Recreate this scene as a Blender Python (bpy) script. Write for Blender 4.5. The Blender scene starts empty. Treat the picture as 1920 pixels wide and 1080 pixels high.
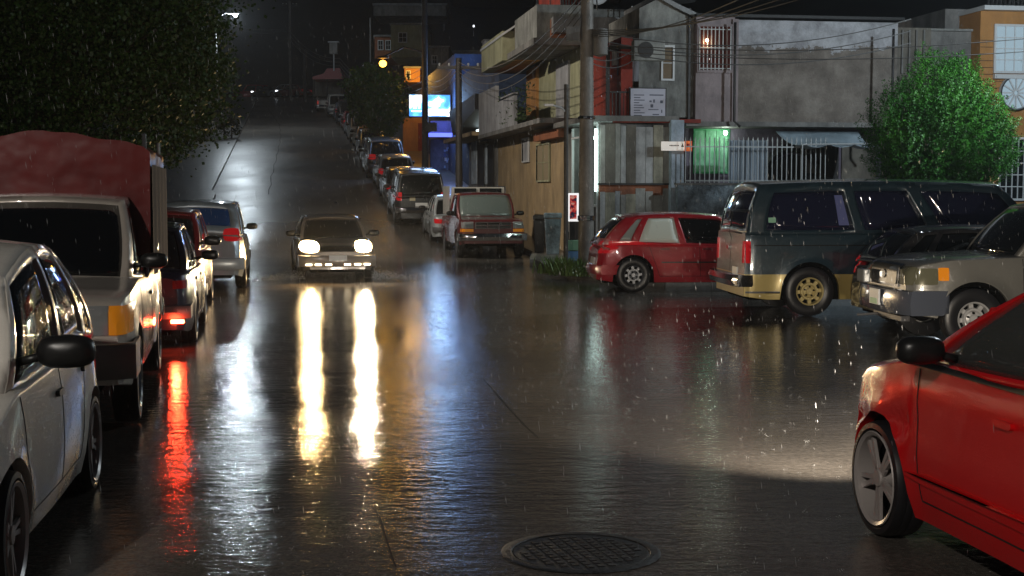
import bpy, bmesh, math, random
from mathutils import Vector, Matrix
from mathutils.bvhtree import BVHTree
PI = math.pi
R = math.radians
scene = bpy.context.scene
col = scene.collection
random.seed(7)

# ------------------------------------------------------------------ camera
F = 2600.0; H = 1.95; YH = 355.0
cd = bpy.data.cameras.new('camera'); cam = bpy.data.objects.new('camera', cd); col.objects.link(cam)
cd.sensor_width = 36; cd.lens = F / 1920 * 36; cd.clip_end = 3000; cd.clip_start = 0.1
PITCH = math.atan((540 - YH) / F)
cam.location = (0, 0, H); cam.rotation_euler = (PI / 2 - PITCH, 0, 0)
scene.camera = cam

# ------------------------------------------------------------------ world: night sky
w = bpy.data.worlds.new('World'); scene.world = w; w.use_nodes = True
nt = w.node_tree; nt.nodes.clear()
out = nt.nodes.new('ShaderNodeOutputWorld'); bg = nt.nodes.new('ShaderNodeBackground')
bg.inputs[0].default_value = (0.55, 0.72, 1.0, 1); bg.inputs[1].default_value = 0.007
nt.links.new(bg.outputs[0], out.inputs[0])
scene.view_settings.view_transform = 'Standard'; scene.view_settings.look = 'None'
scene.view_settings.exposure = 0.45; scene.view_settings.gamma = 1
cy = scene.cycles
cy.max_bounces = 6; cy.diffuse_bounces = 2; cy.glossy_bounces = 4; cy.transmission_bounces = 4
cy.transparent_max_bounces = 8; cy.volume_bounces = 0
cy.sample_clamp_indirect = 4.0; cy.use_light_tree = True
cy.caustics_reflective = False; cy.caustics_refractive = False

# ------------------------------------------------------------------ lamps that stand outside any fixture builder
def lamp(kind, name, loc, energy, color, size=0.1, parent=None, target=None, angle=60, blend=.6):
    ld = bpy.data.lights.new(name, kind); ld.energy = energy; ld.color = color
    if kind in ('POINT', 'SPOT'): ld.shadow_soft_size = size
    if kind == 'SPOT': ld.spot_size = R(angle); ld.spot_blend = blend
    o = bpy.data.objects.new(name, ld); col.objects.link(o); o.location = loc
    if target is not None:
        o.rotation_euler = (Vector(target) - Vector(loc)).to_track_quat('-Z', 'Y').to_euler()
    if parent: o.parent = parent
    return o

# ------------------------------------------------------------------ ground profile, pixel helpers
def zg(Y):
    if Y < 38: return 0.0
    if Y < 50: return 0.0045 * (Y - 38) ** 2
    if Y < 156: return 0.648 + 0.108 * (Y - 50)
    if Y < 168:
        q = Y - 156; return 12.096 + 0.108 * q - 0.0045 * q * q
    return 12.744
def at(x, y, Y): return Vector(((x - 960) * Y / F, Y, H + (YH - y) * Y / F))
def onroad(y):                                   # distance at which the road shows at picture row y
    best = None; Y = 3.0
    while Y < 175:
        v = YH + F * (H - zg(Y)) / Y
        if v <= y: return Y
        Y += .05
    return 160
SD = Vector((-math.sin(R(9)), math.cos(R(9)), 0)); RD = Vector((math.cos(R(9)), math.sin(R(9)), 0))
HEAD_AWAY = PI / 2 + R(9)                        # heading angle of the street, away from the camera

# ------------------------------------------------------------------ tagging
def tag(o, label=None, cat=None, group=None, kind=None):
    if label: o['label'] = label
    if cat: o['category'] = cat
    if group: o['group'] = group
    if kind: o['kind'] = kind
    return o
def empty(name, loc, rz=0, label=None, cat=None, group=None):
    o = bpy.data.objects.new(name, None); col.objects.link(o); o.location = loc; o.rotation_euler = (0, 0, rz)
    o.empty_display_size = .2
    return tag(o, label, cat, group)
def link(name, me, mats, parent=None, smooth=False, loc=None, rz=0):
    if not isinstance(mats, (list, tuple)): mats = [mats]
    for m in mats: me.materials.append(m)
    if smooth:
        me.polygons.foreach_set('use_smooth', [True] * len(me.polygons))
    o = bpy.data.objects.new(name, me); col.objects.link(o)
    if parent: o.parent = parent
    if loc is not None: o.location = loc
    if rz: o.rotation_euler = (0, 0, rz)
    return o
def autosmooth(me, ang=35):
    me.polygons.foreach_set('use_smooth', [True] * len(me.polygons))
    bm = bmesh.new(); bm.from_mesh(me)
    for e in bm.edges:
        if len(e.link_faces) == 2 and e.calc_face_angle(0) > R(ang): e.smooth = False
    bm.to_mesh(me); bm.free()

class MB:
    def __init__(s): s.v = []; s.f = []; s.mi = []
    def add(s, vs, fs, mi=0):
        n = len(s.v); s.v += [tuple(v) for v in vs]
        s.f += [tuple(i + n for i in f) for f in fs]; s.mi += [mi] * len(fs); return s
    def box(s, x0, x1, y0, y1, z0, z1, mi=0, M=None):
        vs = [Vector((x, y, z)) for z in (z0, z1) for y in (y0, y1) for x in (x0, x1)]
        if M is not None: vs = [M @ v for v in vs]
        return s.add(vs, [(0, 2, 3, 1), (4, 5, 7, 6), (0, 1, 5, 4), (2, 6, 7, 3), (0, 4, 6, 2), (1, 3, 7, 5)], mi)
    def tube(s, pts, r, n=8, mi=0, cap=True, r2=None):
        pts = [Vector(p) for p in pts]; vs = []; k = len(pts)
        for i, p in enumerate(pts):
            d = (pts[min(i + 1, k - 1)] - pts[max(i - 1, 0)]).normalized()
            a = d.orthogonal().normalized() if abs(d.z) > .9 else d.cross(Vector((0, 0, 1))).normalized()
            b = d.cross(a)
            rr = r if r2 is None else r + (r2 - r) * i / (k - 1)
            for j in range(n):
                t = 2 * PI * j / n; vs.append(p + (a * math.cos(t) + b * math.sin(t)) * rr)
        fs = [(i * n + j, i * n + (j + 1) % n, (i + 1) * n + (j + 1) % n, (i + 1) * n + j) for i in range(k - 1) for j in range(n)]
        if cap: fs += [tuple(range(n))[::-1], tuple((k - 1) * n + j for j in range(n))]
        return s.add(vs, fs, mi)
    def lathe(s, prof, n=32, M=None, mi=0, close=False):   # prof of (radius, axial): axis = local y
        vs = []
        for (r, a) in prof:
            for j in range(n):
                t = 2 * PI * j / n; vs.append(Vector((r * math.cos(t), a, r * math.sin(t))))
        if M is not None: vs = [M @ v for v in vs]
        k = len(prof)
        fs = [(i * n + j, i * n + (j + 1) % n, (i + 1) * n + (j + 1) % n, (i + 1) * n + j) for i in range(k - 1) for j in range(n)]
        return s.add(vs, fs, mi)
    def grid(s, P, nu, nv, mi=0, flip=False):
        vs = [P(i / nu, j / nv) for j in range(nv + 1) for i in range(nu + 1)]
        fs = []
        for j in range(nv):
            for i in range(nu):
                a = j * (nu + 1) + i; q = (a, a + 1, a + nu + 2, a + nu + 1)
                fs.append(q[::-1] if flip else q)
        return s.add(vs, fs, mi)
    def mesh(s, name='m'):
        me = bpy.data.meshes.new(name); me.from_pydata(s.v, [], s.f); me.polygons.foreach_set('material_index', s.mi); me.update(); return me
    def build(s, name, mats, parent=None, smooth=False, bevel=0, auto=None, loc=None, rz=0, weld=False):
        me = s.mesh(name)
        if weld or auto is not None:
            bm = bmesh.new(); bm.from_mesh(me); bmesh.ops.remove_doubles(bm, verts=bm.verts, dist=1e-4)
            bmesh.ops.recalc_face_normals(bm, faces=bm.faces); bm.to_mesh(me); bm.free()
        o = link(name, me, mats, parent, smooth, loc, rz)
        if auto is not None: autosmooth(me, auto)
        if bevel:
            md = o.modifiers.new('b', 'BEVEL'); md.width = bevel; md.segments = 2; md.limit_method = 'ANGLE'; md.angle_limit = R(40)
        return o

# ------------------------------------------------------------------ materials
def newmat(name):
    m = bpy.data.materials.new(name); m.use_nodes = True
    return m, m.node_tree, m.node_tree.nodes['Principled BSDF']
def setp(p, **k):
    for a, b in k.items():
        p.inputs[a].default_value = b
def rgb(c): return (c[0], c[1], c[2], 1)
def simple(name, c, rough=.5, metal=0, spec=.5, coat=0, emit=None, es=0):
    m, t, p = newmat(name)
    setp(p, **{'Base Color': rgb(c), 'Roughness': rough, 'Metallic': metal, 'Specular IOR Level': spec, 'Coat Weight': coat, 'Coat Roughness': .03})
    if emit: setp(p, **{'Emission Color': rgb(emit), 'Emission Strength': es})
    return m
def noise(t, scale, detail=3, rough=.55, src=None, vec='Object', sc=None):
    tc = t.nodes.new('ShaderNodeTexCoord'); n = t.nodes.new('ShaderNodeTexNoise')
    n.inputs['Scale'].default_value = scale; n.inputs['Detail'].default_value = detail; n.inputs['Roughness'].default_value = rough
    if sc:
        mp = t.nodes.new('ShaderNodeMapping'); mp.inputs['Scale'].default_value = sc
        t.links.new(tc.outputs[vec], mp.inputs[0]); t.links.new(mp.outputs[0], n.inputs[0])
    else: t.links.new(tc.outputs[vec], n.inputs[0])
    return n.outputs[0]
def ramp(t, inp, stops):
    r = t.nodes.new('ShaderNodeValToRGB'); e = r.color_ramp.elements
    while len(e) < len(stops): e.new(.5)
    for i, (p, c) in enumerate(stops):
        e[i].position = p; e[i].color = rgb(c) if isinstance(c, (tuple, list)) else (c, c, c, 1)
    t.links.new(inp, r.inputs[0]); return r.outputs[0]
def bump(t, p, h, strength=.3, dist=.01, sock='Normal', prev=None):
    b = t.nodes.new('ShaderNodeBump'); b.inputs['Strength'].default_value = strength; b.inputs['Distance'].default_value = dist
    t.links.new(h, b.inputs['Height'])
    if prev: t.links.new(prev, b.inputs['Normal'])
    if p: t.links.new(b.outputs[0], p.inputs[sock])
    return b.outputs[0]
def drops(t, scale):                                 # rain beads standing on a surface
    tc = t.nodes.new('ShaderNodeTexCoord'); v = t.nodes.new('ShaderNodeTexVoronoi'); v.inputs['Scale'].default_value = scale
    t.links.new(tc.outputs['Object'], v.inputs[0])
    return ramp(t, v.outputs['Distance'], [(0.0, 1.0), (.28, .6), (.34, 0.0)])
def paint(name, c, metal=0.0, rough=.3, bead=.25, dirt=.15, split=None, wav=.12):
    m, t, p = newmat(name)
    setp(p, **{'Roughness': rough, 'Metallic': metal, 'Coat Weight': 1.0, 'Coat Roughness': .06})
    n = noise(t, 2.5, 5)
    d = tuple(x * (1 - dirt) + y * dirt for x, y in zip(c, (.05, .045, .04)))
    o = ramp(t, n, [(.35, d), (.65, c)])
    if split:
        z0, c2 = split
        tc = t.nodes.new('ShaderNodeTexCoord'); sx = t.nodes.new('ShaderNodeSeparateXYZ'); t.links.new(tc.outputs['Object'], sx.inputs[0])
        g = t.nodes.new('ShaderNodeMath'); g.operation = 'GREATER_THAN'; g.inputs[1].default_value = z0; t.links.new(sx.outputs[2], g.inputs[0])
        mx = t.nodes.new('ShaderNodeMix'); mx.data_type = 'RGBA'; mx.inputs[6].default_value = rgb(c2)
        t.links.new(g.outputs[0], mx.inputs[0]); t.links.new(o, mx.inputs[7]); o = mx.outputs[2]
    t.links.new(o, p.inputs['Base Color'])
    h = drops(t, 70); b = bump(t, None, h, bead, .004)
    wv = noise(t, 1.6, 2); b2 = bump(t, None, wv, wav, .02, prev=b)
    t.links.new(b2, p.inputs['Coat Normal']); t.links.new(b2, p.inputs['Normal'])
    return m
def glassy(name, c=(.006, .007, .008), bead=.35, rough=.04):
    m, t, p = newmat(name)
    setp(p, **{'Base Color': rgb(c), 'Roughness': rough, 'Specular IOR Level': .6, 'Coat Weight': .5, 'Coat Roughness': .02})
    bump(t, p, drops(t, 60), bead, .003); return m
def clearglass(name, tint=(.75, .8, .78), fac=.10):
    m, t, p = newmat(name); t.nodes.remove(p)
    tr = t.nodes.new('ShaderNodeBsdfTransparent'); tr.inputs[0].default_value = rgb(tint)
    gl = t.nodes.new('ShaderNodeBsdfGlossy'); gl.inputs[1].default_value = .03
    df = t.nodes.new('ShaderNodeBsdfDiffuse'); df.inputs[0].default_value = (.5, .52, .5, 1)
    lw = t.nodes.new('ShaderNodeLayerWeight'); lw.inputs[0].default_value = .35
    m1 = t.nodes.new('ShaderNodeMixShader'); m2 = t.nodes.new('ShaderNodeMixShader'); m1.inputs[0].default_value = fac
    t.links.new(tr.outputs[0], m1.inputs[1]); t.links.new(df.outputs[0], m1.inputs[2])
    t.links.new(lw.outputs['Fresnel'], m2.inputs[0]); t.links.new(m1.outputs[0], m2.inputs[1]); t.links.new(gl.outputs[0], m2.inputs[2])
    t.links.new(m2.outputs[0], t.nodes['Material Output'].inputs[0])
    n = drops(t, 60); b = bump(t, None, n, .3, .003); t.links.new(b, gl.inputs['Normal'])
    return m
def wall(name, c1, c2, scale=1.2, rough=.75, bmp=.4, stain=.5, streak=True):
    m, t, p = newmat(name)
    n = noise(t, scale, 9, .7, sc=(1, 1, .8) if streak else None)
    o = ramp(t, n, [(.32, c2), (.5, tuple((a + b) / 2 for a, b in zip(c1, c2))), (.66, c1)])
    if stain:
        n2 = noise(t, 1.3, 6, .7, sc=(1.3, 1.3, .4)); s = ramp(t, n2, [(.36, 1 - stain), (.58, 1.0)])
        mx = t.nodes.new('ShaderNodeMix'); mx.data_type = 'RGBA'; mx.blend_type = 'MULTIPLY'; mx.inputs[0].default_value = 1
        t.links.new(o, mx.inputs[6]); t.links.new(s, mx.inputs[7]); o = mx.outputs[2]
    t.links.new(o, p.inputs['Base Color']); setp(p, Roughness=rough)
    bump(t, p, noise(t, 14, 6, .7), bmp, .03); return m
def emis(name, c, s):
    m, t, p = newmat(name); setp(p, **{'Base Color': (0, 0, 0, 1), 'Emission Color': rgb(c), 'Emission Strength': s}); return m

M = {}
M['tyre'] = simple('tyre rubber', (.014, .014, .016), .38)
M['rim_steel'] = simple('painted steel rim', (.16, .16, .17), .35, .6)
M['rim_alloy'] = simple('dull alloy rim', (.40, .36, .34), .35, .2)
M['rim_white'] = simple('pale rim', (.5, .5, .5), .4, .3)
M['rim_gold'] = simple('gold painted rim', (.55, .45, .2), .4, .2)
M['chrome'] = simple('chrome', (.6, .6, .62), .12, 1.0)
M['plastic'] = simple('black plastic', (.012, .012, .012), .35)
M['grey_plastic'] = simple('grey bumper plastic', (.09, .09, .095), .4)
M['under'] = simple('underbody', (.006, .006, .006), .9, spec=0)
M['glass'] = glassy('dark wet car glass')
M['clear'] = clearglass('clear car glass')
M['paleglass'] = clearglass('pale car glass', (.6, .65, .62), .45)
M['lens'] = simple('headlamp lens', (.35, .36, .36), .08, .3, coat=1)
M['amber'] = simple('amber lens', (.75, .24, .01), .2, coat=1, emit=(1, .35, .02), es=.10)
M['redlens'] = simple('red lens', (.45, .008, .012), .15, coat=1, emit=(1, .02, .03), es=.12)  # faint glow stands in for light reflected by unlit tail lamps
M['plate'] = simple('number plate', (.75, .76, .76), .4)
M['seam'] = simple('panel gap', (.004, .004, .004), .8)
M['headlit'] = emis('lit headlamp', (1, .70, .34), 35)
M['chromeglow'] = emis('lit bumper lamp', (1, .80, .50), 5)
M['red_on'] = emis('lit red lamp', (1, .06, .02), 60)
M['cloth'] = simple('seat cloth', (.05, .045, .045), .9)

P_WHITE = paint('white paint', (.78, .75, .69))
P_BEIGE = paint('beige paint', (.58, .52, .45), .15)
P_NAVY = paint('navy paint', (.012, .016, .035))
P_MAROON = paint('maroon paint', (.20, .012, .016))
P_SILVER = paint('silver paint', (.58, .63, .66), .3)
P_BROWN = paint('dark grey brown paint', (.24, .20, .17), .2)
P_BURG = paint('burgundy paint', (.13, .010, .014), .1)
P_BLACK = paint('black paint', (.015, .015, .017))
P_RED = paint('red hatch paint', (.42, .008, .02), .1)
P_REDNEAR = paint('deep red paint', (.68, .004, .006), 0, rough=.22, bead=.16, dirt=.02, wav=.03)
P_GREY = paint('warm grey paint', (.21, .205, .185), .25)
P_BLUEGREY = paint('blue grey paint', (.22, .27, .32), .4)
P_YELLOW = paint('mustard paint', (.5, .33, .05), 0)
P_VAN = paint('teal van paint', (.020, .044, .062), .2, split=(.65, (.44, .34, .12)))

# ------------------------------------------------------------------ cars
def interp(tab, x):
    if x <= tab[0][0]: return tab[0][1]
    for (a, b), (c, d) in zip(tab, tab[1:]):
        if x <= c:
            t = (x - a) / (c - a); t = t * t * (3 - 2 * t) * .5 + t * .5
            return b + (d - b) * t
    return tab[-1][1]

def wheel(parent, x, y, sgn, Rw, width, style, rimmat, steer=0):
    t = MB()
    rr = Rw * (.80 if style == 'alloy' else .55 if style == 'gold' else .66)
    prof = [(rr, -.5), (rr * 1.02, .42), (rr + (Rw - rr) * .35, .52), (rr + (Rw - rr) * .8, .5), (Rw * .985, .4), (Rw, .25), (Rw * .992, .22), (Rw, .19), (Rw, .02), (Rw * .99, 0), (Rw, -.02), (Rw, -.25), (Rw * .985, -.4), (rr, -.5)]
    t.lathe([(r, a * width) for r, a in prof], 40)
    wh = t.build('wheel', M['tyre'], parent, auto=40)
    wh.location = (x, sgn * (y - width * .5), Rw)
    wh.rotation_euler = (0, R(random.uniform(0, 60)), (0 if sgn > 0 else PI) + R(steer))
    m = MB(); a0 = width * .38
    m.lathe([(rr * 1.03, a0 + .025), (rr * 1.01, a0 + .032), (rr * .93, a0 + .02), (rr * .90, a0 - .05), (rr * .90, -a0)], 40)
    m.lathe([(.0, a0 - .10), (rr * .9, a0 - .10)], 32, mi=1)
    if style == 'alloy':
        for k in range(5):
            for dd in (-.13, .13):
                A = Matrix.Rotation(2 * PI * k / 5 + dd, 4, 'Y')
                m.box(rr * .1, rr * .93, a0 - .022, a0 - .002, -rr * .05, rr * .05, 0, A)
            A = Matrix.Rotation(2 * PI * k / 5, 4, 'Y'); m.box(rr * .1, rr * .38, a0 - .02, a0 - .004, -rr * .12, rr * .12, 0, A)
        m.lathe([(0, a0 + .012), (rr * .18, a0 + .008), (rr * .22, a0 - .02), (rr * .22, a0 - .08)], 20)
    elif style == 'gold' or style == 'steel':
        m.lathe([(0, a0 - .0), (rr * .22, a0 - .0), (rr * .25, a0 - .02), (rr * .4, a0 - .035), (rr * .5, a0 - .0), (rr * .62, a0 - .0), (rr * .66, a0 - .05)], 32)
        for k in range(8):
            A = Matrix.Rotation(2 * PI * k / 8, 4, 'Y'); m.box(rr * .6, rr * .93, a0 - .075, a0 - .035, -rr * .13, rr * .13, 0, A)
        for k in range(5):
            A = Matrix.Rotation(2 * PI * k / 5, 4, 'Y') @ Matrix.Translation((rr * .34, a0 - .02, 0)); m.lathe([(0, .02), (.014, .02), (.014, -.01)], 8, A, 1)
    else:
        for k in range(7):
            A = Matrix.Rotation(2 * PI * k / 7, 4, 'Y'); m.box(rr * .15, rr * .93, a0 - .06, a0 - .004, -rr * .12, rr * .12, 0, A)
        m.lathe([(0, a0 + .01), (rr * .3, a0 + .004), (rr * .34, a0 - .04)], 20)
    r = m.build('rim', [rimmat, M['under']], wh, auto=30)
    return wh

def car(name, sp, paintm, loc, heading, label, cat, group=None, z=0.0, tilt=0.0):
    """sp: dict of sizes; local x = forward, y = left, z = up"""
    L, W, Rw = sp['L'], sp['W'], sp['R']; clr = sp.get('clr', .2)
    xf, xr = sp['xf'], sp['xr']; Ra = Rw + sp.get('gap', .055)
    top = sp['top']; hwt = sp.get('hw') or [(-L / 2, .80), (-L / 2 + .12, .91), (-L / 2 + .5, .985), (0, 1.0), (L / 2 - .7, .975), (L / 2 - .2, .88), (L / 2, .72)]
    sd = sp.get('shoulder', .05); lean = sp.get('lean', .10); bul = sp.get('bulge', .05)
    root = empty(name, (loc[0], loc[1], z), heading, label, cat, group)
    if tilt: root.rotation_euler = (0, -tilt, heading)
    # --- stations
    xs = set()
    n = int(L / .09)
    for i in range(n + 1): xs.add(round(-L / 2 + L * i / n, 4))
    for i in range(4): xs.add(round(-L / 2 + .02 + .025 * i, 4)); xs.add(round(L / 2 - .02 - .025 * i, 4))
    for xw in (xf, xr):
        for k in range(15): xs.add(round(xw + Ra * math.cos(PI * k / 14), 4))
        xs.add(round(xw - Ra - .012, 4)); xs.add(round(xw + Ra + .012, 4))
    xs = sorted(x for x in xs if -L / 2 <= x <= L / 2)
    yy = [xs[0]]
    for x in xs[1:]:
        if x - yy[-1] > .004: yy.append(x)
    xs = yy
    def zlow(x):
        zb = clr + max(0, (abs(x) - (L / 2 - .35))) * sp.get('endrise', .15)
        for xw in (xf, xr):
            if abs(x - xw) <= Ra + .001: zb = max(zb, Rw + math.sqrt(max(0, Ra * Ra - (x - xw) ** 2)) * sp.get('archk', 1))
        return zb
    def hw(x): return W / 2 * interp(hwt, x)
    def flare(x, z):
        e = 0
        for xw in (xf, xr):
            d = math.hypot(x - xw, z - Rw) - Ra
            if d < .16: e = max(e, sp.get('flare', .018) * (1 - d / .16) ** 2 if d > 0 else sp.get('flare', .018))
        return e
    def pt(x, w_, side):                  # w_ 0..1 side, 1..2 over the top to the centre line
        zt = interp(top, x); zs = zt - sd; zb = zlow(x); h = hw(x)
        if w_ <= 1:
            z = zb + (zs - zb) * w_
            q = (z - clr) / (zs - clr)
            y = h * (1 - bul * max(0, .45 - q) ** 2 * 5 - .035 * max(0, q - .55) ** 2 * 5) - .02 * math.exp(-((q - .62) / .05) ** 2) * sp.get('crease', .25) + flare(x, z)
        else:
            u = w_ - 1; a = u * PI / 2
            y0 = h * (1 - .035 * .45 ** 2 * 5)
            y = y0 * (1 - u) if u > .12 else y0 * (1 - u * u / .12) * 1
            y = y0 * (math.cos(a) ** .9 if u < 1 else 0)
            z = zs + (zt - zs) * math.sin(a) ** .8
            q = 1
        ew = max(0, (abs(x) - (L / 2 - .5)) / .5) ** 2
        xx = x - math.copysign(1, x) * ew * lean * (max(0, (z - clr - .28) / .6) if z > clr + .28 else (.28 - (z - clr)) * .3)
        return Vector((xx, y * side, z))
    rows = [i / 9 for i in range(10)] + [1 + u for u in (.05, .12, .22, .35, .5, .7, .85, 1.0)]
    b = MB(); nr = len(rows)
    for side in (1, -1):
        vs = [pt(x, r_, side) for x in xs for r_ in rows]
        fs = [(i * nr + j, (i + 1) * nr + j, (i + 1) * nr + j + 1, i * nr + j + 1) for i in range(len(xs) - 1) for j in range(nr - 1)]
        # lip turned in under the sill and wheel arch
        base = len(vs); vs += [pt(x, 0, side) + Vector((0, -side * .07, .0)) for x in xs]
        fs += [(i * nr, base + i, base + i + 1, (i + 1) * nr) for i in range(len(xs) - 1)]
        b.add(vs, fs)
    nn = nr
    for e, x in ((0, xs[0]), (1, xs[-1])):
        ring = [pt(x, r_, 1) for r_ in rows] + [pt(x, r_, -1) for r_ in rows[::-1][1:]]
        b.add(ring, [tuple(range(len(ring)))])
    me = b.mesh('body'); bm = bmesh.new(); bm.from_mesh(me)
    bmesh.ops.remove_doubles(bm, verts=bm.verts, dist=2e-4); bmesh.ops.recalc_face_normals(bm, faces=bm.faces)
    bm.to_mesh(me)
    bvh_body = BVHTree.FromBMesh(bm); bm.free()
    body = link('body', me, paintm, root); autosmooth(me, 38)
    md = body.modifiers.new('b', 'BEVEL'); md.width = .018; md.segments = 2; md.limit_method = 'ANGLE'; md.angle_limit = R(50)
    u = MB(); zc = sp.get('floor', .62)
    u.box(-L / 2 + .15, L / 2 - .18, -W / 2 + .27, W / 2 - .27, clr - .02, zc)
    for xw in (xf, xr): u.box(xw - Ra - .02, xw + Ra + .02, -W / 2 + .26, W / 2 - .26, clr, min(Rw + Ra + .02, interp(top, xw) - .08))
    u.build('underbody', M['under'], root)
    # --- cabin
    cb = sp['cab']; wb, wt, rt, rb = cb['x']; Hh = cb['H']; hb, ht = cb['hw']
    crown = cb.get('crown', .04); cf = cb.get('cf', .16); cr = cb.get('cr', .08); rc = cb.get('rc', .06)
    glassm = sp.get('glass', M['glass'])
    def zr(x):
        xc = (wt + rt) / 2 + cb.get('peak', 0); hf = (wt - rt) / 2
        return Hh - rc * abs((x - xc) / hf) ** 2
    def zbt(x): return interp(top, x) - sd - .012 + cb.get('rise', 0) * (wb - x) / (wb - rb)
    def ypl(x, h): return h * (1 - cb.get('tp', .05) * abs((x - (wt + rt) / 2) / ((wb - rb) / 2)) ** 3)
    pw = cb.get('pw', 1.0)
    def side(f, t, sg):
        xb = rb + (wb - rb) * f; xt = rt + (wt - rt) * f
        e = 1 - (1 - t) ** 1.0
        x = xb + (xt - xb) * e; z0 = zbt(xb); z = z0 + (zr(xt) - z0) * t
        h = hb + (ht - hb) * (t ** 1.25); bow = cb.get('bow', .03) * math.sin(PI * t) * .5
        # bow the pillars: front and rear ends swing outwards in the middle
        ex = (cb.get('bf', .05) * max(0, f - .5) * 2 - cb.get('br', .05) * max(0, .5 - f) * 2) * math.sin(PI * t)
        return Vector((x + ex, sg * (ypl(x, h) + bow), z))
    def front(v, t, rear=False):
        f = 0 if rear else 1
        p = side(f, t, 1); c = cr if rear else cf
        s_ = -1 if rear else 1
        return Vector((p.x + s_ * c * (1 - v * v) * (1 - .35 * t), p.y * v, p.z + (crown * (1 - v * v)) * t + (sd + .0) * (1 - v * v) * (1 - t) * .6))
    c = MB()
    wins = sp['win']; t0, t1 = sp.get('wt', (.07, .90))
    lines = [(0, 0)]
    for (a, b_, c_, d_) in wins: lines += [(a, b_), (c_, d_)]
    lines += [(1, 1)]
    glass_parts = []
    NS = 5
    for sg in (1, -1):
        for k in range(len(lines) - 1):
            (a, b_), (c_, d_) = lines[k], lines[k + 1]; hole = k % 2 == 1
            def P(uu, tt, a=a, b_=b_, c_=c_, d_=d_, sg=sg):
                f0 = a + (b_ - a) * tt; f1 = c_ + (d_ - c_) * tt
                return side(f0 + (f1 - f0) * uu, tt, sg)
            for (ta, tb, nv, isw) in ((0, t0, 1, False), (t0, t1, 6, hole), (t1, 1, 1, False)):
                Q = lambda uu, vv, P=P, ta=ta, tb=tb: P(uu, ta + (tb - ta) * vv)
                if isw:
                    q = MB(); q.grid(Q, NS, nv, flip=sg < 0); glass_parts.append(('window', q, (k - 1) // 2, sg))
                else: c.grid(Q, NS, nv)
    for rear in (False, True):
        fw = sp.get('fw', .90); tt0, tt1 = sp.get('rt' if rear else 'ft', (.06, .93))
        for (v0, v1, nu) in ((-1, -fw, 1), (-fw, fw, 12), (fw, 1, 1)):
            for (ta, tb, nv) in ((0, tt0, 1), (tt0, tt1, 6), (tt1, 1, 1)):
                Q = lambda uu, vv, v0=v0, v1=v1, ta=ta, tb=tb, rear=rear: front(v0 + (v1 - v0) * uu, ta + (tb - ta) * vv, rear)
                if nv == 6 and nu == 12 and not (rear and sp.get('norear')):
                    q = MB(); q.grid(Q, nu, nv); glass_parts.append(('rear_window' if rear else 'windscreen', q, 0, 0))
                else: c.grid(Q, nu, nv)
    def roofp(uu, vv):
        v = -1 + 2 * uu; a = front(v, 1, True); b_ = front(v, 1, False)
        x = a.x + (b_.x - a.x) * vv
        f = vv; pp = side(f, 1, 1)
        return Vector((x, pp.y * v, zr(rt + (wt - rt) * f) + crown * (1 - v * v)))
    c.grid(roofp, 14, NS * (len(lines) - 1))
    me = c.mesh('roof'); bm = bmesh.new(); bm.from_mesh(me)
    bmesh.ops.remove_doubles(bm, verts=bm.verts, dist=.012); bmesh.ops.recalc_face_normals(bm, faces=bm.faces)
    bm.to_mesh(me); bm.free()
    ca = MB(); ca.add(c.v, c.f)
    for g_ in glass_parts: ca.add(g_[1].v, g_[1].f)
    bvh_cab = BVHTree.FromPolygons([Vector(v) for v in ca.v], ca.f)
    cab = link('roof', me, sp.get('roofmat', paintm), root); autosmooth(me, 50)
    md = cab.modifiers.new('b', 'BEVEL'); md.width = sp.get('cbev', .035); md.segments = 3; md.limit_method = 'ANGLE'; md.angle_limit = R(32)
    md = cab.modifiers.new('s', 'SOLIDIFY'); md.thickness = .03; md.offset = -1
    for nm, q, k, sg in glass_parts:
        gm = sp.get('glass_of', {}).get((nm, k), glassm) if nm == 'window' else sp.get(nm, glassm)
        g = q.build(nm, gm, root, weld=True); autosmooth(g.data, 60)
        md = g.modifiers.new('s', 'SOLIDIFY'); md.thickness = .006; md.offset = 0
        # set the pane back a little inside its frame
        for v in g.data.vertices:
            if nm == 'window': v.co.y -= sg * .010
            elif nm == 'windscreen': v.co.x -= .008
            else: v.co.x += .008
    # --- conforming patches
    def cast(kind, a, b_):
        if kind == 'F': o, d = Vector((L, a, b_)), Vector((-1, 0, 0))
        elif kind == 'B': o, d = Vector((-L, a, b_)), Vector((1, 0, 0))
        elif kind == 'L': o, d = Vector((a, W, b_)), Vector((0, -1, 0))
        elif kind == 'T': o, d = Vector((a, b_, 3)), Vector((0, 0, -1))
        else: o, d = Vector((a, -W, b_)), Vector((0, 1, 0))
        best = None
        for bv in (bvh_body, bvh_cab):
            h = bv.ray_cast(o, d)
            if h[0] is not None and (best is None or h[3] < best[3]): best = h
        return best
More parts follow.
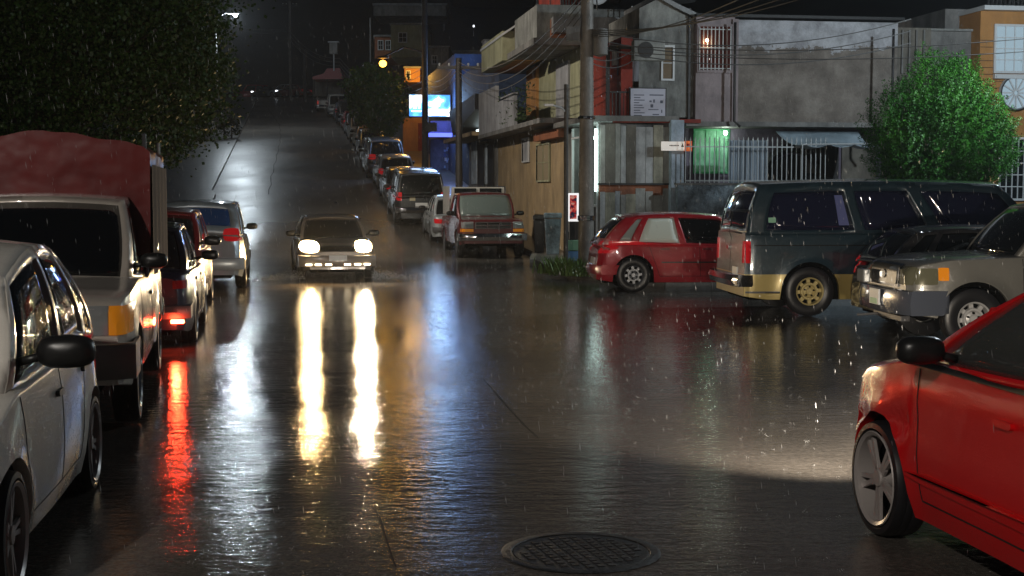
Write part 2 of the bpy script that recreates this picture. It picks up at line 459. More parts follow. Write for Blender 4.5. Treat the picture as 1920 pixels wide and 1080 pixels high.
    def patch(nm, mat, kind, quad, off=.006, nu=8, nv=6, rnd=.25, thick=.02, parent=None, mb=None):
        q = [Vector(p) for p in quad]          # four corners (a, b)
        P, N = [], []
        for j in range(nv + 1):
            for i in range(nu + 1):
                a, b_ = 2 * i / nu - 1, 2 * j / nv - 1
                a2 = a * math.sqrt(1 - rnd * b_ * b_ / 2); b2 = b_ * math.sqrt(1 - rnd * a * a / 2)
                s_, t_ = (a2 + 1) / 2, (b2 + 1) / 2
                p = (q[0] * (1 - s_) + q[1] * s_) * (1 - t_) + (q[3] * (1 - s_) + q[2] * s_) * t_
                h = cast(kind, p[0], p[1])
                if h is None:
                    P.append(None); N.append(None); continue
                dirn = {'F': Vector((1, 0, 0)), 'B': Vector((-1, 0, 0)), 'L': Vector((0, 1, 0)), 'R': Vector((0, -1, 0)), 'T': Vector((0, 0, 1))}[kind]
                nrm = h[1] if h[1].dot(dirn) > 0 else -h[1]
                P.append(h[0]); N.append((nrm + dirn * .5).normalized())
        good = [p for p in P if p is not None]
        if len(good) < len(P):
            for i, p in enumerate(P):
                if p is None:
                    j = min((k for k in range(len(P)) if P[k] is not None), key=lambda k: abs(k - i), default=None)
                    if j is None: return None
                    P[i] = P[j].copy(); N[i] = N[j]
        outv = [p + n_ * off for p, n_ in zip(P, N)]; inv = [p - n_ * thick for p, n_ in zip(P, N)]
        K = len(P); fs = []
        for j in range(nv):
            for i in range(nu):
                a = j * (nu + 1) + i; fs.append((a, a + 1, a + nu + 2, a + nu + 1))
        brd = [i for i in range(nu + 1)] + [j * (nu + 1) + nu for j in range(1, nv + 1)] + [nv * (nu + 1) + i for i in range(nu - 1, -1, -1)] + [j * (nu + 1) for j in range(nv - 1, 0, -1)]
        for i in range(len(brd)):
            a, b_ = brd[i], brd[(i + 1) % len(brd)]; fs.append((b_, a, a + K, b_ + K))
        if mb is not None: mb.add(outv + inv, fs); return None
        m_ = MB(); m_.add(outv + inv, fs)
        o = m_.build(nm, mat, parent or root, weld=True); autosmooth(o.data, 40); return o
    def rectq(a0, a1, b0, b1): return [(a0, b0), (a1, b0), (a1, b1), (a0, b1)]
    # wheels
    ws = sp.get('wheel', 'cap'); rm = sp.get('rim', M['rim_steel']); tw = sp.get('tw', .20)
    for xw in (xf, xr):
        for sg in (1, -1): wheel(root, xw, hw(xw) + .008, sg, Rw, tw, ws, rm, sp.get('steer', 0) if xw == xf else 0)
    # doors: seams and handles
    for kind, sg in (('L', 1), ('R', -1)):
        m_ = MB()
        for (xa, xb_) in sp.get('seams', []):
            za = sp.get('seam_z', (clr + .12, None))[0]; zt_ = interp(top, xa) - sd - .005
            patch('s', None, kind, [(xb_ - .004, za), (xb_ + .004, za), (xa + .004, zt_), (xa - .004, zt_)], off=.0025, nu=1, nv=14, rnd=0, thick=.006, mb=m_)
        if sp.get('seams'):
            xs_ = [s[1] for s in sp['seams']]
            patch('s', None, kind, rectq(min(xs_), max(xs_), clr + .115, clr + .123), off=.0025, nu=20, nv=1, rnd=0, thick=.006, mb=m_)
            m_.build('door_seam', M['seam'], root)
        for (xh, zh) in sp.get('handles', []):
            patch('door_handle', sp.get('handle_mat', M['plastic']), kind, rectq(xh - .09, xh + .09, zh - .018, zh + .018), off=.022, nu=6, nv=3, rnd=.5)
        for s in sp.get('strips', []):
            patch('side_trim', s[4], kind, rectq(s[0], s[1], s[2], s[3]), off=.012, nu=24, nv=2, rnd=0)
        # mirror
        if sp.get('mirror', True):
            mx_, mz_ = sp.get('mir', (wb - .25, interp(top, wb) + .08)); hy = ypl(mx_, hb); ms = sp.get('mirs', 1.0)
            q = MB()
            def mp(uu, vv, ms=ms):
                th = uu * 2 * PI; ph = vv * PI
                ca = abs(math.cos(th)) ** .7 * math.copysign(1, math.cos(th)); sa = abs(math.sin(th)) ** .7 * math.copysign(1, math.sin(th))
                r_ = abs(math.sin(ph)) ** .6
                return Vector((mx_ + math.cos(ph) * .07 * ms, sg * (hy + .17 * ms + .12 * ms * ca * r_), mz_ + .07 * ms * sa * r_))
            q.grid(mp, 16, 8); q.tube([(mx_ - .0, sg * (hy - .02), mz_ - .05), (mx_, sg * (hy + .1), mz_ - .02)], .025, 6)
            q.build('mirror', sp.get('mirror_mat', M['plastic']), root, smooth=True, weld=True)
    # lamps
    for sg in (1, -1):
        for (nm, mat, kind, y0, y1, z0, z1, skew, rnd, thick) in sp.get('lamps', []):
            q = [(sg * y0, z0), (sg * y1, z0 + skew), (sg * y1, z1 + skew), (sg * y0, z1)]
            patch(nm, mat, kind, q, off=.012, nu=8, nv=6, rnd=rnd, thick=thick)
        for (nm, mat, x0, x1, z0, z1) in sp.get('sidelamps', []):
            patch(nm, mat, 'L' if sg > 0 else 'R', rectq(x0, x1, z0, z1), off=.010, rnd=.2)
    for (nm, mat, kind, y0, y1, z0, z1, rnd, off) in sp.get('patches', []):
        patch(nm, mat, kind, rectq(y0, y1, z0, z1), off=off, nu=14, nv=6, rnd=rnd)
    # bumpers: a bent bar that follows the end of the body
    for (end, xe, hy, z0, z1, bulge, wrap, mat) in sp.get('bumpers', []):
        m_ = MB(); s_ = 1 if end == 'F' else -1; K = 18
        line = []
        for i in range(K + 1):
            v = -1 + 2 * i / K; line.append((xe - bulge * abs(v) ** 2.5, v * hy))
        line = [(line[0][0] - wrap, line[0][1])] + line + [(line[-1][0] - wrap, line[-1][1])]
        sec = [(0, z0 + .02), (.05, z0), (.05 + .03, z0 + (z1 - z0) * .5), (.05, z1 - .01), (.03, z1), (-.08, z1), (-.08, z0 + .02)]
        vs = []
        for (px, py) in line:
            for (dx, dz) in sec:
                f_ = 1 if abs(py) < hy - 1e-6 else .6
                vs.append((s_ * (px + dx * f_), py * (1 + (.0 if f_ == 1 else .03 * (dx > 0))), dz))
        ns = len(sec); fs = [(i * ns + j, i * ns + (j + 1) % ns, (i + 1) * ns + (j + 1) % ns, (i + 1) * ns + j) for i in range(len(line) - 1) for j in range(ns)]
        fs += [tuple(range(ns)), tuple((len(line) - 1) * ns + j for j in range(ns))]
        m_.add(vs, fs); m_.build('bumper', mat, root, auto=35)
    root['_patch'] = 0
    del root['_patch']
    return root, patch, rectq, cast

def children(o): return [c for c in bpy.data.objects if c.parent == o]
def copy_tree(o, parent=None, remap=None):
    c = o.copy(); col.objects.link(c); c.parent = parent
    if remap and c.type == 'MESH':
        for s in c.material_slots:
            if s.material in remap:
                m = remap[s.material]; s.link = 'OBJECT'; s.material = m
    for ch in children(o):
        if ch.type != 'LIGHT': copy_tree(ch, c, remap)
    return c

# ================================================================== THE SETTING
def road_material():
    m, t, p = newmat('wet road')
    n = noise(t, .35, 6, .6); fine = noise(t, 26, 8, .85)
    base = ramp(t, n, [(.3, (.075, .067, .059)), (.5, (.115, .102, .09)), (.7, (.165, .147, .128))])
    f = ramp(t, fine, [(.35, .35), (.65, 1.5)])
    mx = t.nodes.new('ShaderNodeMix'); mx.data_type = 'RGBA'; mx.blend_type = 'MULTIPLY'; mx.inputs[0].default_value = 1
    t.links.new(base, mx.inputs[6]); t.links.new(f, mx.inputs[7]); t.links.new(mx.outputs[2], p.inputs['Base Color'])
    pud = noise(t, .22, 5, .55, sc=(1, .55, 1))
    ro = ramp(t, pud, [(.38, .05), (.5, .09), (.64, .17)])
    tc = t.nodes.new('ShaderNodeTexCoord'); sx = t.nodes.new('ShaderNodeSeparateXYZ'); t.links.new(tc.outputs['Object'], sx.inputs[0])
    mr = t.nodes.new('ShaderNodeMapRange'); mr.inputs[1].default_value = 36; mr.inputs[2].default_value = 62; mr.inputs[3].default_value = 0; mr.inputs[4].default_value = .26
    t.links.new(sx.outputs[1], mr.inputs[0])                # the slope drains and is only damp, the flat crossing is flooded
    ad = t.nodes.new('ShaderNodeMath'); ad.operation = 'ADD'; t.links.new(ro, ad.inputs[0]); t.links.new(mr.outputs[0], ad.inputs[1])
    t.links.new(ad.outputs[0], p.inputs['Roughness'])
    setp(p, **{'Specular IOR Level': .75, 'IOR': 1.4})
    big = noise(t, 1.3, 3, .5, sc=(1, 1.5, 1)); rip = noise(t, 9, 3, .6, sc=(.52, 1.15, 1)); mid = noise(t, 34, 2, .55, sc=(.9, .5, 1)); grit = noise(t, 85, 3, .7)
    b1 = bump(t, None, big, .25, .03); b2 = bump(t, None, mid, .46, .004, prev=bump(t, None, rip, .56, .009, prev=b1))
    b = t.nodes.new('ShaderNodeBump'); b.inputs['Distance'].default_value = .003
    st = ramp(t, pud, [(.42, .10), (.60, .45)]); t.links.new(st, b.inputs['Strength'])
    t.links.new(grit, b.inputs['Height']); t.links.new(b2, b.inputs['Normal']); t.links.new(b.outputs[0], p.inputs['Normal'])
    return m
M['road'] = road_material()
g = MB()
xs_ = [-420, -250, -140] + [-90 + 3 * i for i in range(61)] + [140, 250, 420]
ys_ = [-40, -20, -8, 0, 8, 16, 24, 32] + [36 + 1.5 * i for i in range(90)] + [180, 220, 300, 420]
nx = len(xs_)
g.add([(x, y, zg(y)) for y in ys_ for x in xs_], [(j * nx + i, j * nx + i + 1, (j + 1) * nx + i + 1, (j + 1) * nx + i) for j in range(len(ys_) - 1) for i in range(nx - 1)])
tag(g.build('road', M['road'], smooth=True), kind='structure')

M['pave'] = wall('wet pavement', (.17, .16, .15), (.08, .08, .075), 3, .28, .3, .3, False)
M['kerb'] = wall('kerb concrete', (.25, .24, .22), (.12, .115, .1), 4, .4, .4, .3, False)
M['earth'] = wall('dark earth bank', (.03, .028, .02), (.015, .014, .012), 2, .8, .8, .2, False)
def prism(mb, pts, z0, z1, mi=0):
    n = len(pts); vs = [(p[0], p[1], z0) for p in pts] + [(p[0], p[1], z1) for p in pts]
    fs = [tuple(range(n, 2 * n)), tuple(range(n))[::-1]] + [(i, (i + 1) % n, n + (i + 1) % n, n + i) for i in range(n)]
    mb.add(vs, fs, mi)
CO = Vector((2.2, 35.7, 0))
def strip(mb, pa, pb, y0, y1, h, step=1.5, mi=0):     # a raised strip between two x(y) lines, following the slope
    Y = y0; prev = None; vs = []; fs = []
    n = int((y1 - y0) / step) + 1
    for i in range(n + 1):
        Y = y0 + (y1 - y0) * i / n; z = zg(Y)
        vs += [(pa(Y), Y, z - .05), (pa(Y), Y, z + h), (pb(Y), Y, z + h), (pb(Y), Y, z - .05)]
    for i in range(n):
        a = i * 4
        for k in range(4): fs.append((a + k, a + (k + 1) % 4, a + 4 + (k + 1) % 4, a + 4 + k))
    fs += [(0, 1, 2, 3), (n * 4 + 3, n * 4 + 2, n * 4 + 1, n * 4)]
    mb.add(vs, fs, mi)
EDGE = [(36, .45), (40, .60), (44, -.05), (48, -1.6), (55, -3.1), (67, -5.0), (80, -6.9), (94, -9.0), (108, -11.4), (130, -16.0), (156, -21.5)]
def lin(tab, x):
    if x <= tab[0][0]: return tab[0][1]
    for (a, b), (c, d) in zip(tab, tab[1:]):
        if x <= c: return b + (d - b) * (x - a) / (c - a)
    return tab[-1][1]
m_ = MB(); prism(m_, [(.75, 34.9), (1.0, 32.6), (1.35, 30.6), (2.1, 29.4), (3.2, 29.0), (26, 32.3), (26, 40), (3, 36.2), (1.0, 35.4)], -.05, .15)
strip(m_, lambda Y: lin(EDGE, Y) + .15, lambda Y: 7.9 - .157 * Y + .6, 35.5, 156, .152)
tag(m_.build('pavement', M['pave'], auto=30), kind='structure')
m_ = MB(); strip(m_, lambda Y: lin(EDGE, Y), lambda Y: lin(EDGE, Y) + .15, 35.4, 156, .158)
kp = [(.62, 35.4), (.85, 32.5), (1.22, 30.5), (2.02, 29.25), (3.2, 28.84), (26, 32.1)]
for a, b in zip(kp, kp[1:]):
    d = (Vector((b[0], b[1], 0)) - Vector((a[0], a[1], 0))); n_ = Vector((-d.y, d.x, 0)).normalized() * .15
    k = max(1, int(d.length / 1.0))
    for i in range(k):
        p0 = Vector((a[0], a[1], 0)) + d * (i / k); p1 = Vector((a[0], a[1], 0)) + d * ((i + .985) / k)
        prism(m_, [p0, p1, p1 + n_, p0 + n_], -.05, .158 + random.uniform(-.012, .012))
tag(m_.build('kerb', M['kerb'], auto=30), kind='structure')
m_ = MB(); strip(m_, lambda Y: -3.4 - .16 * Y - 3 - .0 * Y, lambda Y: -3.4 - .16 * Y + (.25 if Y < 60 else 0), 4, 156, .14)
tag(m_.build('left_pavement', M['pave'], auto=30), kind='structure')
m_ = MB(); strip(m_, lambda Y: -30 - .2 * Y, lambda Y: -7.2 - .16 * Y - .02 * max(0, Y - 100) + .5 * math.sin(Y * .4), 60, 158, .55)
tag(m_.build('earth_bank', M['earth'], auto=30), kind='structure')
# expansion joints and the long crack in the road
m_ = MB()
def ribbon(mb, pts, w_):
    vs = []; 
    for i, p in enumerate(pts):
        a = Vector(pts[max(0, i - 1)]); b = Vector(pts[min(len(pts) - 1, i + 1)]); d = (b - a).normalized(); n_ = Vector((-d.y, d.x, 0)) * w_ / 2
        q = Vector((p[0], p[1], zg(p[1]) + .004)); vs += [q - n_, q + n_]
    mb.add(vs, [(2 * i, 2 * i + 1, 2 * i + 3, 2 * i + 2) for i in range(len(pts) - 1)])
def gp(x, y): Y = onroad(y); return ((x - 960) * Y / F, Y)
ribbon(m_, [gp(700, 960), gp(712, 990), gp(722, 1030), gp(738, 1078)], .009)
ribbon(m_, [gp(905, 712), gp(945, 758), gp(985, 803), gp(1010, 825)], .007)
ribbon(m_, [(lin(EDGE, Y) - 6.6 + .05 * math.sin(Y), Y) for Y in [60 + 2 * i for i in range(45)]], .035)
ribbon(m_, [(-12.5 + i * .8, 55.6 + .12 * i * .8) for i in range(13)], .05)
tag(m_.build('road_joints', M['seam']), kind='structure')

# hills behind
def hillmesh(name, x0, x1, y0, y1, hfun, nu=60, nv=16):
    h = MB(); h.grid(lambda u, v: Vector((x0 + (x1 - x0) * u, y0 + (y1 - y0) * v, hfun(x0 + (x1 - x0) * u, v))), nu, nv)
    return tag(h.build(name, M['hill'], smooth=True), kind='structure')
M['hill'] = wall('dark hillside', (.030, .033, .025), (.012, .014, .010), .08, .9, .5, .1, False)
hillmesh('hillside', -260, 300, 172, 420, lambda x, v: 12.3 + 75 * v ** .8 * (1 + .12 * math.sin(x * .05) + .08 * math.sin(x * .13 + 1)) + 2 * math.sin(x * .3) * v)
m_ = MB(); m_.add([(4, 60, 0), (120, 50, 0), (140, 175, 12), (-10, 175, 12), ], [(0, 1, 2, 3)])
# terraced rise behind the right-hand houses
hr = MB(); hr.grid(lambda u, v: Vector((10 + 110 * u - 30 * v, 52 + 118 * v, zg(52 + 118 * v) - .2 + 14 * min(1, u * 3) * (.3 + .7 * v))), 30, 20)
tag(hr.build('terraced_rise', M['hill'], smooth=True), kind='structure')

# ================================================================== BUILDINGS
class Fr:
    def __init__(s, O, U, N): s.O, s.U, s.N = O, U, N
    def p(s, u, z, d): return s.O + s.U * u + s.N * d + Vector((0, 0, z))
    def u(s, x, d=0):
        k = (x - 960) / F; o = s.O + s.N * d
        return (k * o.y - o.x) / (s.U.x - k * s.U.y)
    def z(s, x, y, d=0):
        q = s.p(s.u(x, d), 0, d); return H + (YH - y) * q.y / F
XF = Fr(CO, RD, -SD)          # cross street fronts
MF = Fr(CO, SD, -RD)          # main street fronts
def slab(mb, fr, u0, u1, z0, z1, d0, d1, mi=0):
    vs = [fr.p(u, z, d) for z in (z0, z1) for d in (d0, d1) for u in (u0, u1)]
    mb.add(vs, [(0, 2, 3, 1), (4, 5, 7, 6), (0, 1, 5, 4), (2, 6, 7, 3), (0, 4, 6, 2), (1, 3, 7, 5)], mi)
def prect(mb, fr, x0, y0, x1, y1, d0, d1, mi=0, zb=None):
    u0, u1 = fr.u(x0, d1), fr.u(x1, d1); xm = (x0 + x1) / 2
    z1 = fr.z(xm, y0, d1); z0 = fr.z(xm, y1, d1) if zb is None else zb
    if u0 > u1: u0, u1 = u1, u0
    slab(mb, fr, u0, u1, z0, z1, d0, d1, mi); return (u0, u1, z0, z1)
def wp(mb, name, mats, root, **k):                    # world-space part under a building's empty
    L = root.location
    mb.v = [(v[0] - L.x, v[1] - L.y, v[2] - L.z) for v in mb.v]
    k.setdefault('auto', 30)
    return mb.build(name, mats, root, **k)
def sub(mb, name, mats, parent, root, **k):
    o = wp(mb, name, mats, root, **k); o.parent = parent; return o
def bempty(name, fr, u, label, cat, group=None, d=0, z=0):
    return empty(name, fr.p(u, z, d), 0, label, cat, group)
def tri(mb, fr, pts, d0, d1, mi=0):                   # polygon in a facade plane, given thickness
    n = len(pts); vs = [fr.p(u, z, d0) for u, z in pts] + [fr.p(u, z, d1) for u, z in pts]
    mb.add(vs, [tuple(range(n)), tuple(range(n, 2 * n))[::-1]] + [(i, n + i, n + (i + 1) % n, (i + 1) % n) for i in range(n)], mi)

W_ = {}
W_['tan'] = wall('tan render', (.46, .33, .18), (.32, .23, .13), 1.5, stain=.35)
W_['cream'] = wall('cream render', (.46, .46, .29), (.30, .30, .19), 1.5, stain=.35)
W_['red'] = wall('dark red render', (.36, .035, .015), (.16, .02, .015), 1.5, stain=.3)
W_['grey'] = wall('stained concrete', (.27, .26, .25), (.13, .13, .125), 1.4)
W_['pale'] = wall('pale stained render', (.34, .35, .33), (.17, .17, .165), 2.2, stain=.6)
W_['rough'] = wall('weathered rough render', (.27, .235, .21), (.11, .095, .085), 1.1, bmp=1.0, stain=.55)
W_['white'] = wall('grubby whitewash', (.42, .43, .46), (.25, .25, .27), 1.8, stain=.35)
W_['pink'] = wall('faded pink block', (.36, .30, .31), (.24, .2, .21), 1.8, stain=.3)
W_['purple'] = wall('mauve wall', (.20, .17, .23), (.13, .11, .15), 1.6)
W_['blue'] = wall('dark blue wall', (.05, .09, .19), (.03, .055, .12), 1.6, stain=.3)
W_['orange'] = wall('orange house paint', (.55, .27, .08), (.40, .19, .06), 1.2, stain=.2)
W_['brick'] = wall('bare brick', (.36, .12, .05), (.22, .08, .04), 4, stain=.3)
W_['stone'] = wall('blue grey stone wall', (.42, .52, .60), (.05, .065, .075), 2.4, bmp=1.2, stain=.5)
W_['bluecol'] = wall('pale blue column', (.60, .72, .85), (.28, .34, .40), 3, stain=.4)
W_['wood'] = [wall('board %d' % i, c, tuple(x * .55 for x in c), 2.5, stain=.45) for i, c in enumerate([(.46, .43, .33), (.38, .34, .26), (.52, .53, .54), (.20, .18, .15), (.42, .41, .38)])]
W_['sheet'] = wall('blue sheet metal', (.35, .42, .50), (.24, .29, .35), 1.2, .4, .1, .3)
W_['roofsheet'] = wall('roof sheet', (.30, .31, .32), (.16, .165, .17), 1.2, .4, .2, .4)
W_['dark'] = simple('dark opening', (.006, .006, .007), .6)
W_['frame'] = simple('white window frame', (.62, .64, .66), .4)
W_['pane'] = glassy('dark window pane', (.008, .01, .012), .1)
W_['iron'] = simple('dark iron', (.03, .028, .028), .5, .3)
W_['whiteiron'] = simple('white painted iron', (.40, .42, .43), .45)
W_['redcurtain'] = simple('dark red room', (.10, .02, .015), .8)
W_['tarp'] = wall('pale blue tarpaulin', (.42, .52, .60), (.28, .36, .42), 2.5, .35, .3, .3, False)
M['pole'] = wall('concrete pole', (.30, .28, .25), (.16, .15, .14), 3, .5, .4, .4)
M['darkpole'] = wall('weathered dark pole', (.10, .09, .085), (.05, .045, .04), 3, .5, .4, .4)
M['wire'] = simple('cable', (.09, .09, .09), .4)
M['tube'] = emis('white tube lamp', (.72, 1, .92), 5)

def window(root, fr, x0, y0, x1, y1, d, nx=2, ny=2, frame=None, pane=None, label=None, bars=False, t=.05):
    f = frame or W_['frame']; u0, u1 = sorted((fr.u(x0, d), fr.u(x1, d))); xm = (x0 + x1) / 2
    z1, z0 = fr.z(xm, y0, d), fr.z(xm, y1, d); q = MB()
    slab(q, fr, u0 - t, u0, z0 - t, z1 + t, d, d + .05); slab(q, fr, u1, u1 + t, z0 - t, z1 + t, d, d + .05)
    slab(q, fr, u0, u1, z0 - t, z0, d, d + .05); slab(q, fr, u0, u1, z1, z1 + t, d, d + .05)
    r = t * .4
    for i in range(1, nx): uu = u0 + (u1 - u0) * i / nx; slab(q, fr, uu - r / 2, uu + r / 2, z0, z1, d, d + .04)
    for i in range(1, ny): zz = z0 + (z1 - z0) * i / ny; slab(q, fr, u0, u1, zz - r / 2, zz + r / 2, d, d + .035)
    o = wp(q, 'window', f, root)
    if label: o['label'] = label
    p = MB(); slab(p, fr, u0, u1, z0, z1, d - .02, d + .012); sub(p, 'pane', pane or W_['pane'], o, root)
    return o
def lampfix(root, loc, color, energy, strength, r=.06, name='lamp', size=.06, label=None):
    q = MB(); n = 12
    q.grid(lambda u, v: Vector((loc[0], loc[1], loc[2])) + Vector((r * math.cos(2 * PI * u) * math.sin(PI * v), r * math.sin(2 * PI * u) * math.sin(PI * v), r * 1.25 * math.cos(PI * v))), 10, 8)
    o = wp(q, name, emis('lit ' + name, color, strength), root, weld=True) if root else q.build(name, emis('lit ' + name, color, strength), weld=True)
    Lr = root.location if root else Vector((0, 0, 0))
    if energy: lamp('POINT', name + '_light', Vector(loc) - Lr + Vector((0, 0, -r * 2)), energy, color, size, root)
    return o

def peeled(z0):                                       # bare render below, flaking whitewash above z0
    m, t, p = newmat('peeling whitewashed render')
    a = ramp(t, noise(t, 1.1, 9, .7), [(.32, (.10, .085, .075)), (.5, (.19, .165, .145)), (.68, (.30, .27, .24))])
    b = ramp(t, noise(t, 2.2, 6, .7), [(.35, (.26, .26, .28)), (.6, (.50, .51, .55))])
    tc = t.nodes.new('ShaderNodeTexCoord'); sx = t.nodes.new('ShaderNodeSeparateXYZ'); t.links.new(tc.outputs['Object'], sx.inputs[0])
    n = noise(t, 2.6, 8, .72); ad = t.nodes.new('ShaderNodeMath'); ad.operation = 'MULTIPLY_ADD'; ad.inputs[1].default_value = 1.1
    t.links.new(n, ad.inputs[0]); t.links.new(sx.outputs[2], ad.inputs[2])
    g = t.nodes.new('ShaderNodeMath'); g.operation = 'GREATER_THAN'; g.inputs[1].default_value = z0 + .55; t.links.new(ad.outputs[0], g.inputs[0])
    mx = t.nodes.new('ShaderNodeMix'); mx.data_type = 'RGBA'; t.links.new(g.outputs[0], mx.inputs[0]); t.links.new(a, mx.inputs[6]); t.links.new(b, mx.inputs[7])
    t.links.new(mx.outputs[2], p.inputs['Base Color']); setp(p, Roughness=.75); bump(t, p, noise(t, 9, 8, .75), 1.0, .05); return m
# ---- corner building: boarded shop below, red upper floor
cbd = bempty('corner_shop', XF, 0, 'corner building with weathered boarded shopfront below and dark red upper floor', 'building')
Z1 = XF.z(1180, 229)
q = MB(); slab(q, XF, 1.45, 2.05, 0, Z1 - .02, -4.2, -.02); slab(q, XF, .03, 1.45, 0, Z1 - .02, -.12, -.02); slab(q, MF, 3.3, 4.28, 0, Z1 - .02, -2.2, -.02)
wp(q, 'wall', W_['grey'], cbd)
q = MB(); x = 1126; zm = XF.z(1180, 347); rnd = random.Random(3); mi = 0
ub = 0.06
while ub < 2.02:
    wd = rnd.choice([.10, .14, .2, .26]); u1 = min(ub + wd, 2.04)
    slab(q, XF, ub, u1 - .008, zm + .05, Z1 - rnd.uniform(.02, .14), -.02, .01 + rnd.uniform(0, .04), rnd.randrange(5))
    slab(q, XF, ub, u1 - .008, .16, zm - rnd.uniform(.06, .30), -.02, .01 + rnd.uniform(0, .03), rnd.choice([2, 4, 4, 0]))
    ub = u1
wp(q, 'boarding', W_['wood'], cbd, auto=None)
q = MB(); slab(q, XF, .03, 2.05, zm - .38, zm + .0, -.02, -.005); wp(q, 'brick_band', W_['brick'], cbd)
q = MB(); slab(q, XF, 0, 2.08, zm + .0, zm + .05, -.02, .07); wp(q, 'beam', W_['iron'], cbd)
q = MB(); slab(q, XF, -.15, 2.1, Z1, Z1 + .14, -.02, .18); slab(q, MF, -.15, 4.3, Z1, Z1 + .14, -.6, .35); wp(q, 'floor_slab', W_['grey'], cbd)
Z2 = MF.z(1080, 92)
q = MB(); slab(q, MF, .0, 5.0, Z1 + .14, Z2, -.9, -.6); slab(q, XF, .9, 1.0, Z1 + .14, Z2 - .2, -3, -.6)
wp(q, 'upper_wall', W_['red'], cbd)
q = MB()
prect(q, XF, 1136, 92, 1142, 228, -.1, .0); prect(q, XF, 1142, 90, 1200, 95, -.6, .05)
for i in range(7): prect(q, XF, 1146 + i * 7, 175, 1148 + i * 7, 226, -.02, .0)
prect(q, XF, 1143, 173, 1196, 176, -.02, .02); wp(q, 'balcony_railing', W_['iron'], cbd)
q = MB(); prect(q, XF, 1165, 98, 1195, 228, -2.4, -.9); wp(q, 'balcony_wall', W_['pale'], cbd)
# lit shop bay on the main street side
q = MB(); slab(q, MF, .15, 3.3, .15, Z1 - .05, -1.4, -1.2)
for zz in (.9, 1.3, 1.7, 2.1, 2.5): slab(q, MF, .3, 3.2, zz, zz + .03, -1.2, -.9)
slab(q, MF, .1, .15, .15, Z1 - .05, -1.3, -.02)
wp(q, 'shop_interior', simple('mint shop wall', (.40, .55, .50), .5), cbd)
q = MB(); rn = random.Random(5)
for zz in (.93, 1.33, 1.73, 2.13, 2.53):
    uu = .35
    while uu < 3.1:
        wd = rn.uniform(.08, .2); slab(q, MF, uu, uu + wd * .85, zz, zz + rn.uniform(.12, .3), -1.15, -.95, rn.randrange(3)); uu += wd
wp(q, 'shelf_stock', [simple('stock a', (.3, .4, .35), .5), simple('stock b', (.45, .42, .35), .5), simple('stock c', (.12, .2, .25), .5)], cbd)
q = MB()
for uu in (.06, 1.55, 2.2, 3.26): slab(q, MF, uu, uu + .05, .15, Z1 - .05, -.05, .02)
slab(q, MF, .06, 3.3, 1.5, 1.55, -.05, .03); slab(q, MF, .06, 3.3, Z1 - .35, Z1 - .3, -.05, .03)
wp(q, 'shopfront_frame', W_['frame'], cbd)
q = MB(); slab(q, MF, .1, 1.5, .15, 1.48, -.04, -.01); slab(q, MF, 2.25, 3.26, .15, 1.48, -.04, -.01); wp(q, 'shop_door', W_['dark'], cbd)
q = MB(); slab(q, MF, .5, 2.6, 3.3, 3.36, -.35, -.29); slab(q, XF, -.08, -.03, 1.9, 3.5, -.02, .03); wp(q, 'tube_lamp', M['tube'], cbd)
lamp('POINT', 'shop_light', MF.p(1.4, 3.1, -.4) - cbd.location, 26, (.78, 1, .92), .3, cbd)
lamp('POINT', 'shop_light', XF.p(-.35, 3.2, .35) - cbd.location, 12, (.78, 1, .92), .2, cbd)

# ---- rooftop storey above the corner
rt_ = bempty('rooftop_room', XF, 0, 'grey block rooftop rooms with railing and pipes above the red corner building', 'building', d=-5, z=Z2)
q = MB(); prect(q, XF, 1006, 14, 1098, 80, -9, -5.0); prect(q, XF, 1098, 22, 1185, 84, -9, -5.3); wp(q, 'wall', W_['pale'], rt_)
q = MB(); prect(q, XF, 1000, 76, 1240, 88, -9.5, -4.6); wp(q, 'roof_slab', W_['grey'], rt_)
q = MB(); prect(q, XF, 1052, -40, 1100, 14, -9, -5.2); wp(q, 'upper_wall', W_['red'], rt_)
q = MB()
for i in range(9): prect(q, XF, 1054 + i * 5.4, -30, 1056 + i * 5.4, 14, -5.15, -5.1)
for x in (1006, 1030, 1050): prect(q, XF, x, -30, x + 1.6, 14, -5.15, -5.1)
prect(q, XF, 1006, -2, 1050, 0, -5.15, -5.1); wp(q, 'railing', W_['iron'], rt_)
q = MB()
for i in range(5): prect(q, XF, 1182, 18 + i * 12, 1232, 20 + i * 12, -4.3, -4.25)
for i in range(6): prect(q, XF, 1182 + i * 10, 16, 1183.5 + i * 10, 72, -4.3, -4.26)
wp(q, 'lattice_panel', W_['whiteiron'], rt_)

# ---- gabled concrete house
gh = bempty('gabled_house', XF, 2.0, 'bare concrete house front with sloping gable above the street name plate', 'house')
q = MB(); D = -.35; z_ = lambda x, y: (XF.u(x, D), XF.z(x, y, D))
tri(q, XF, [(XF.u(1196, D), Z1 + .14), (XF.u(1300, D), Z1 + .14), z_(1300, 42), z_(1262, 22), z_(1232, 2), z_(1196, 20)], D - 3.5, D)
wp(q, 'wall', W_['pale'], gh)
q = MB(); tri(q, XF, [z_(1228, -6), z_(1228, 2), z_(1262, 21), z_(1303, 41), z_(1306, 33), z_(1264, 13)], D - 3.6, D + .15); wp(q, 'roof_edge', W_['roofsheet'], gh)
window(gh, XF, 1240, 92, 1258, 150, D, 1, 2, W_['frame'], simple('brown shutter', (.15, .10, .05), .6))
q = MB(); prect(q, XF, 1288, 20, 1292, 228, D, D + .08); wp(q, 'drainpipe', W_['iron'], gh)
q = MB(); prect(q, XF, 1150, 224, 1312, 231, -.05, .12); wp(q, 'red_ledge', W_['red'], gh)
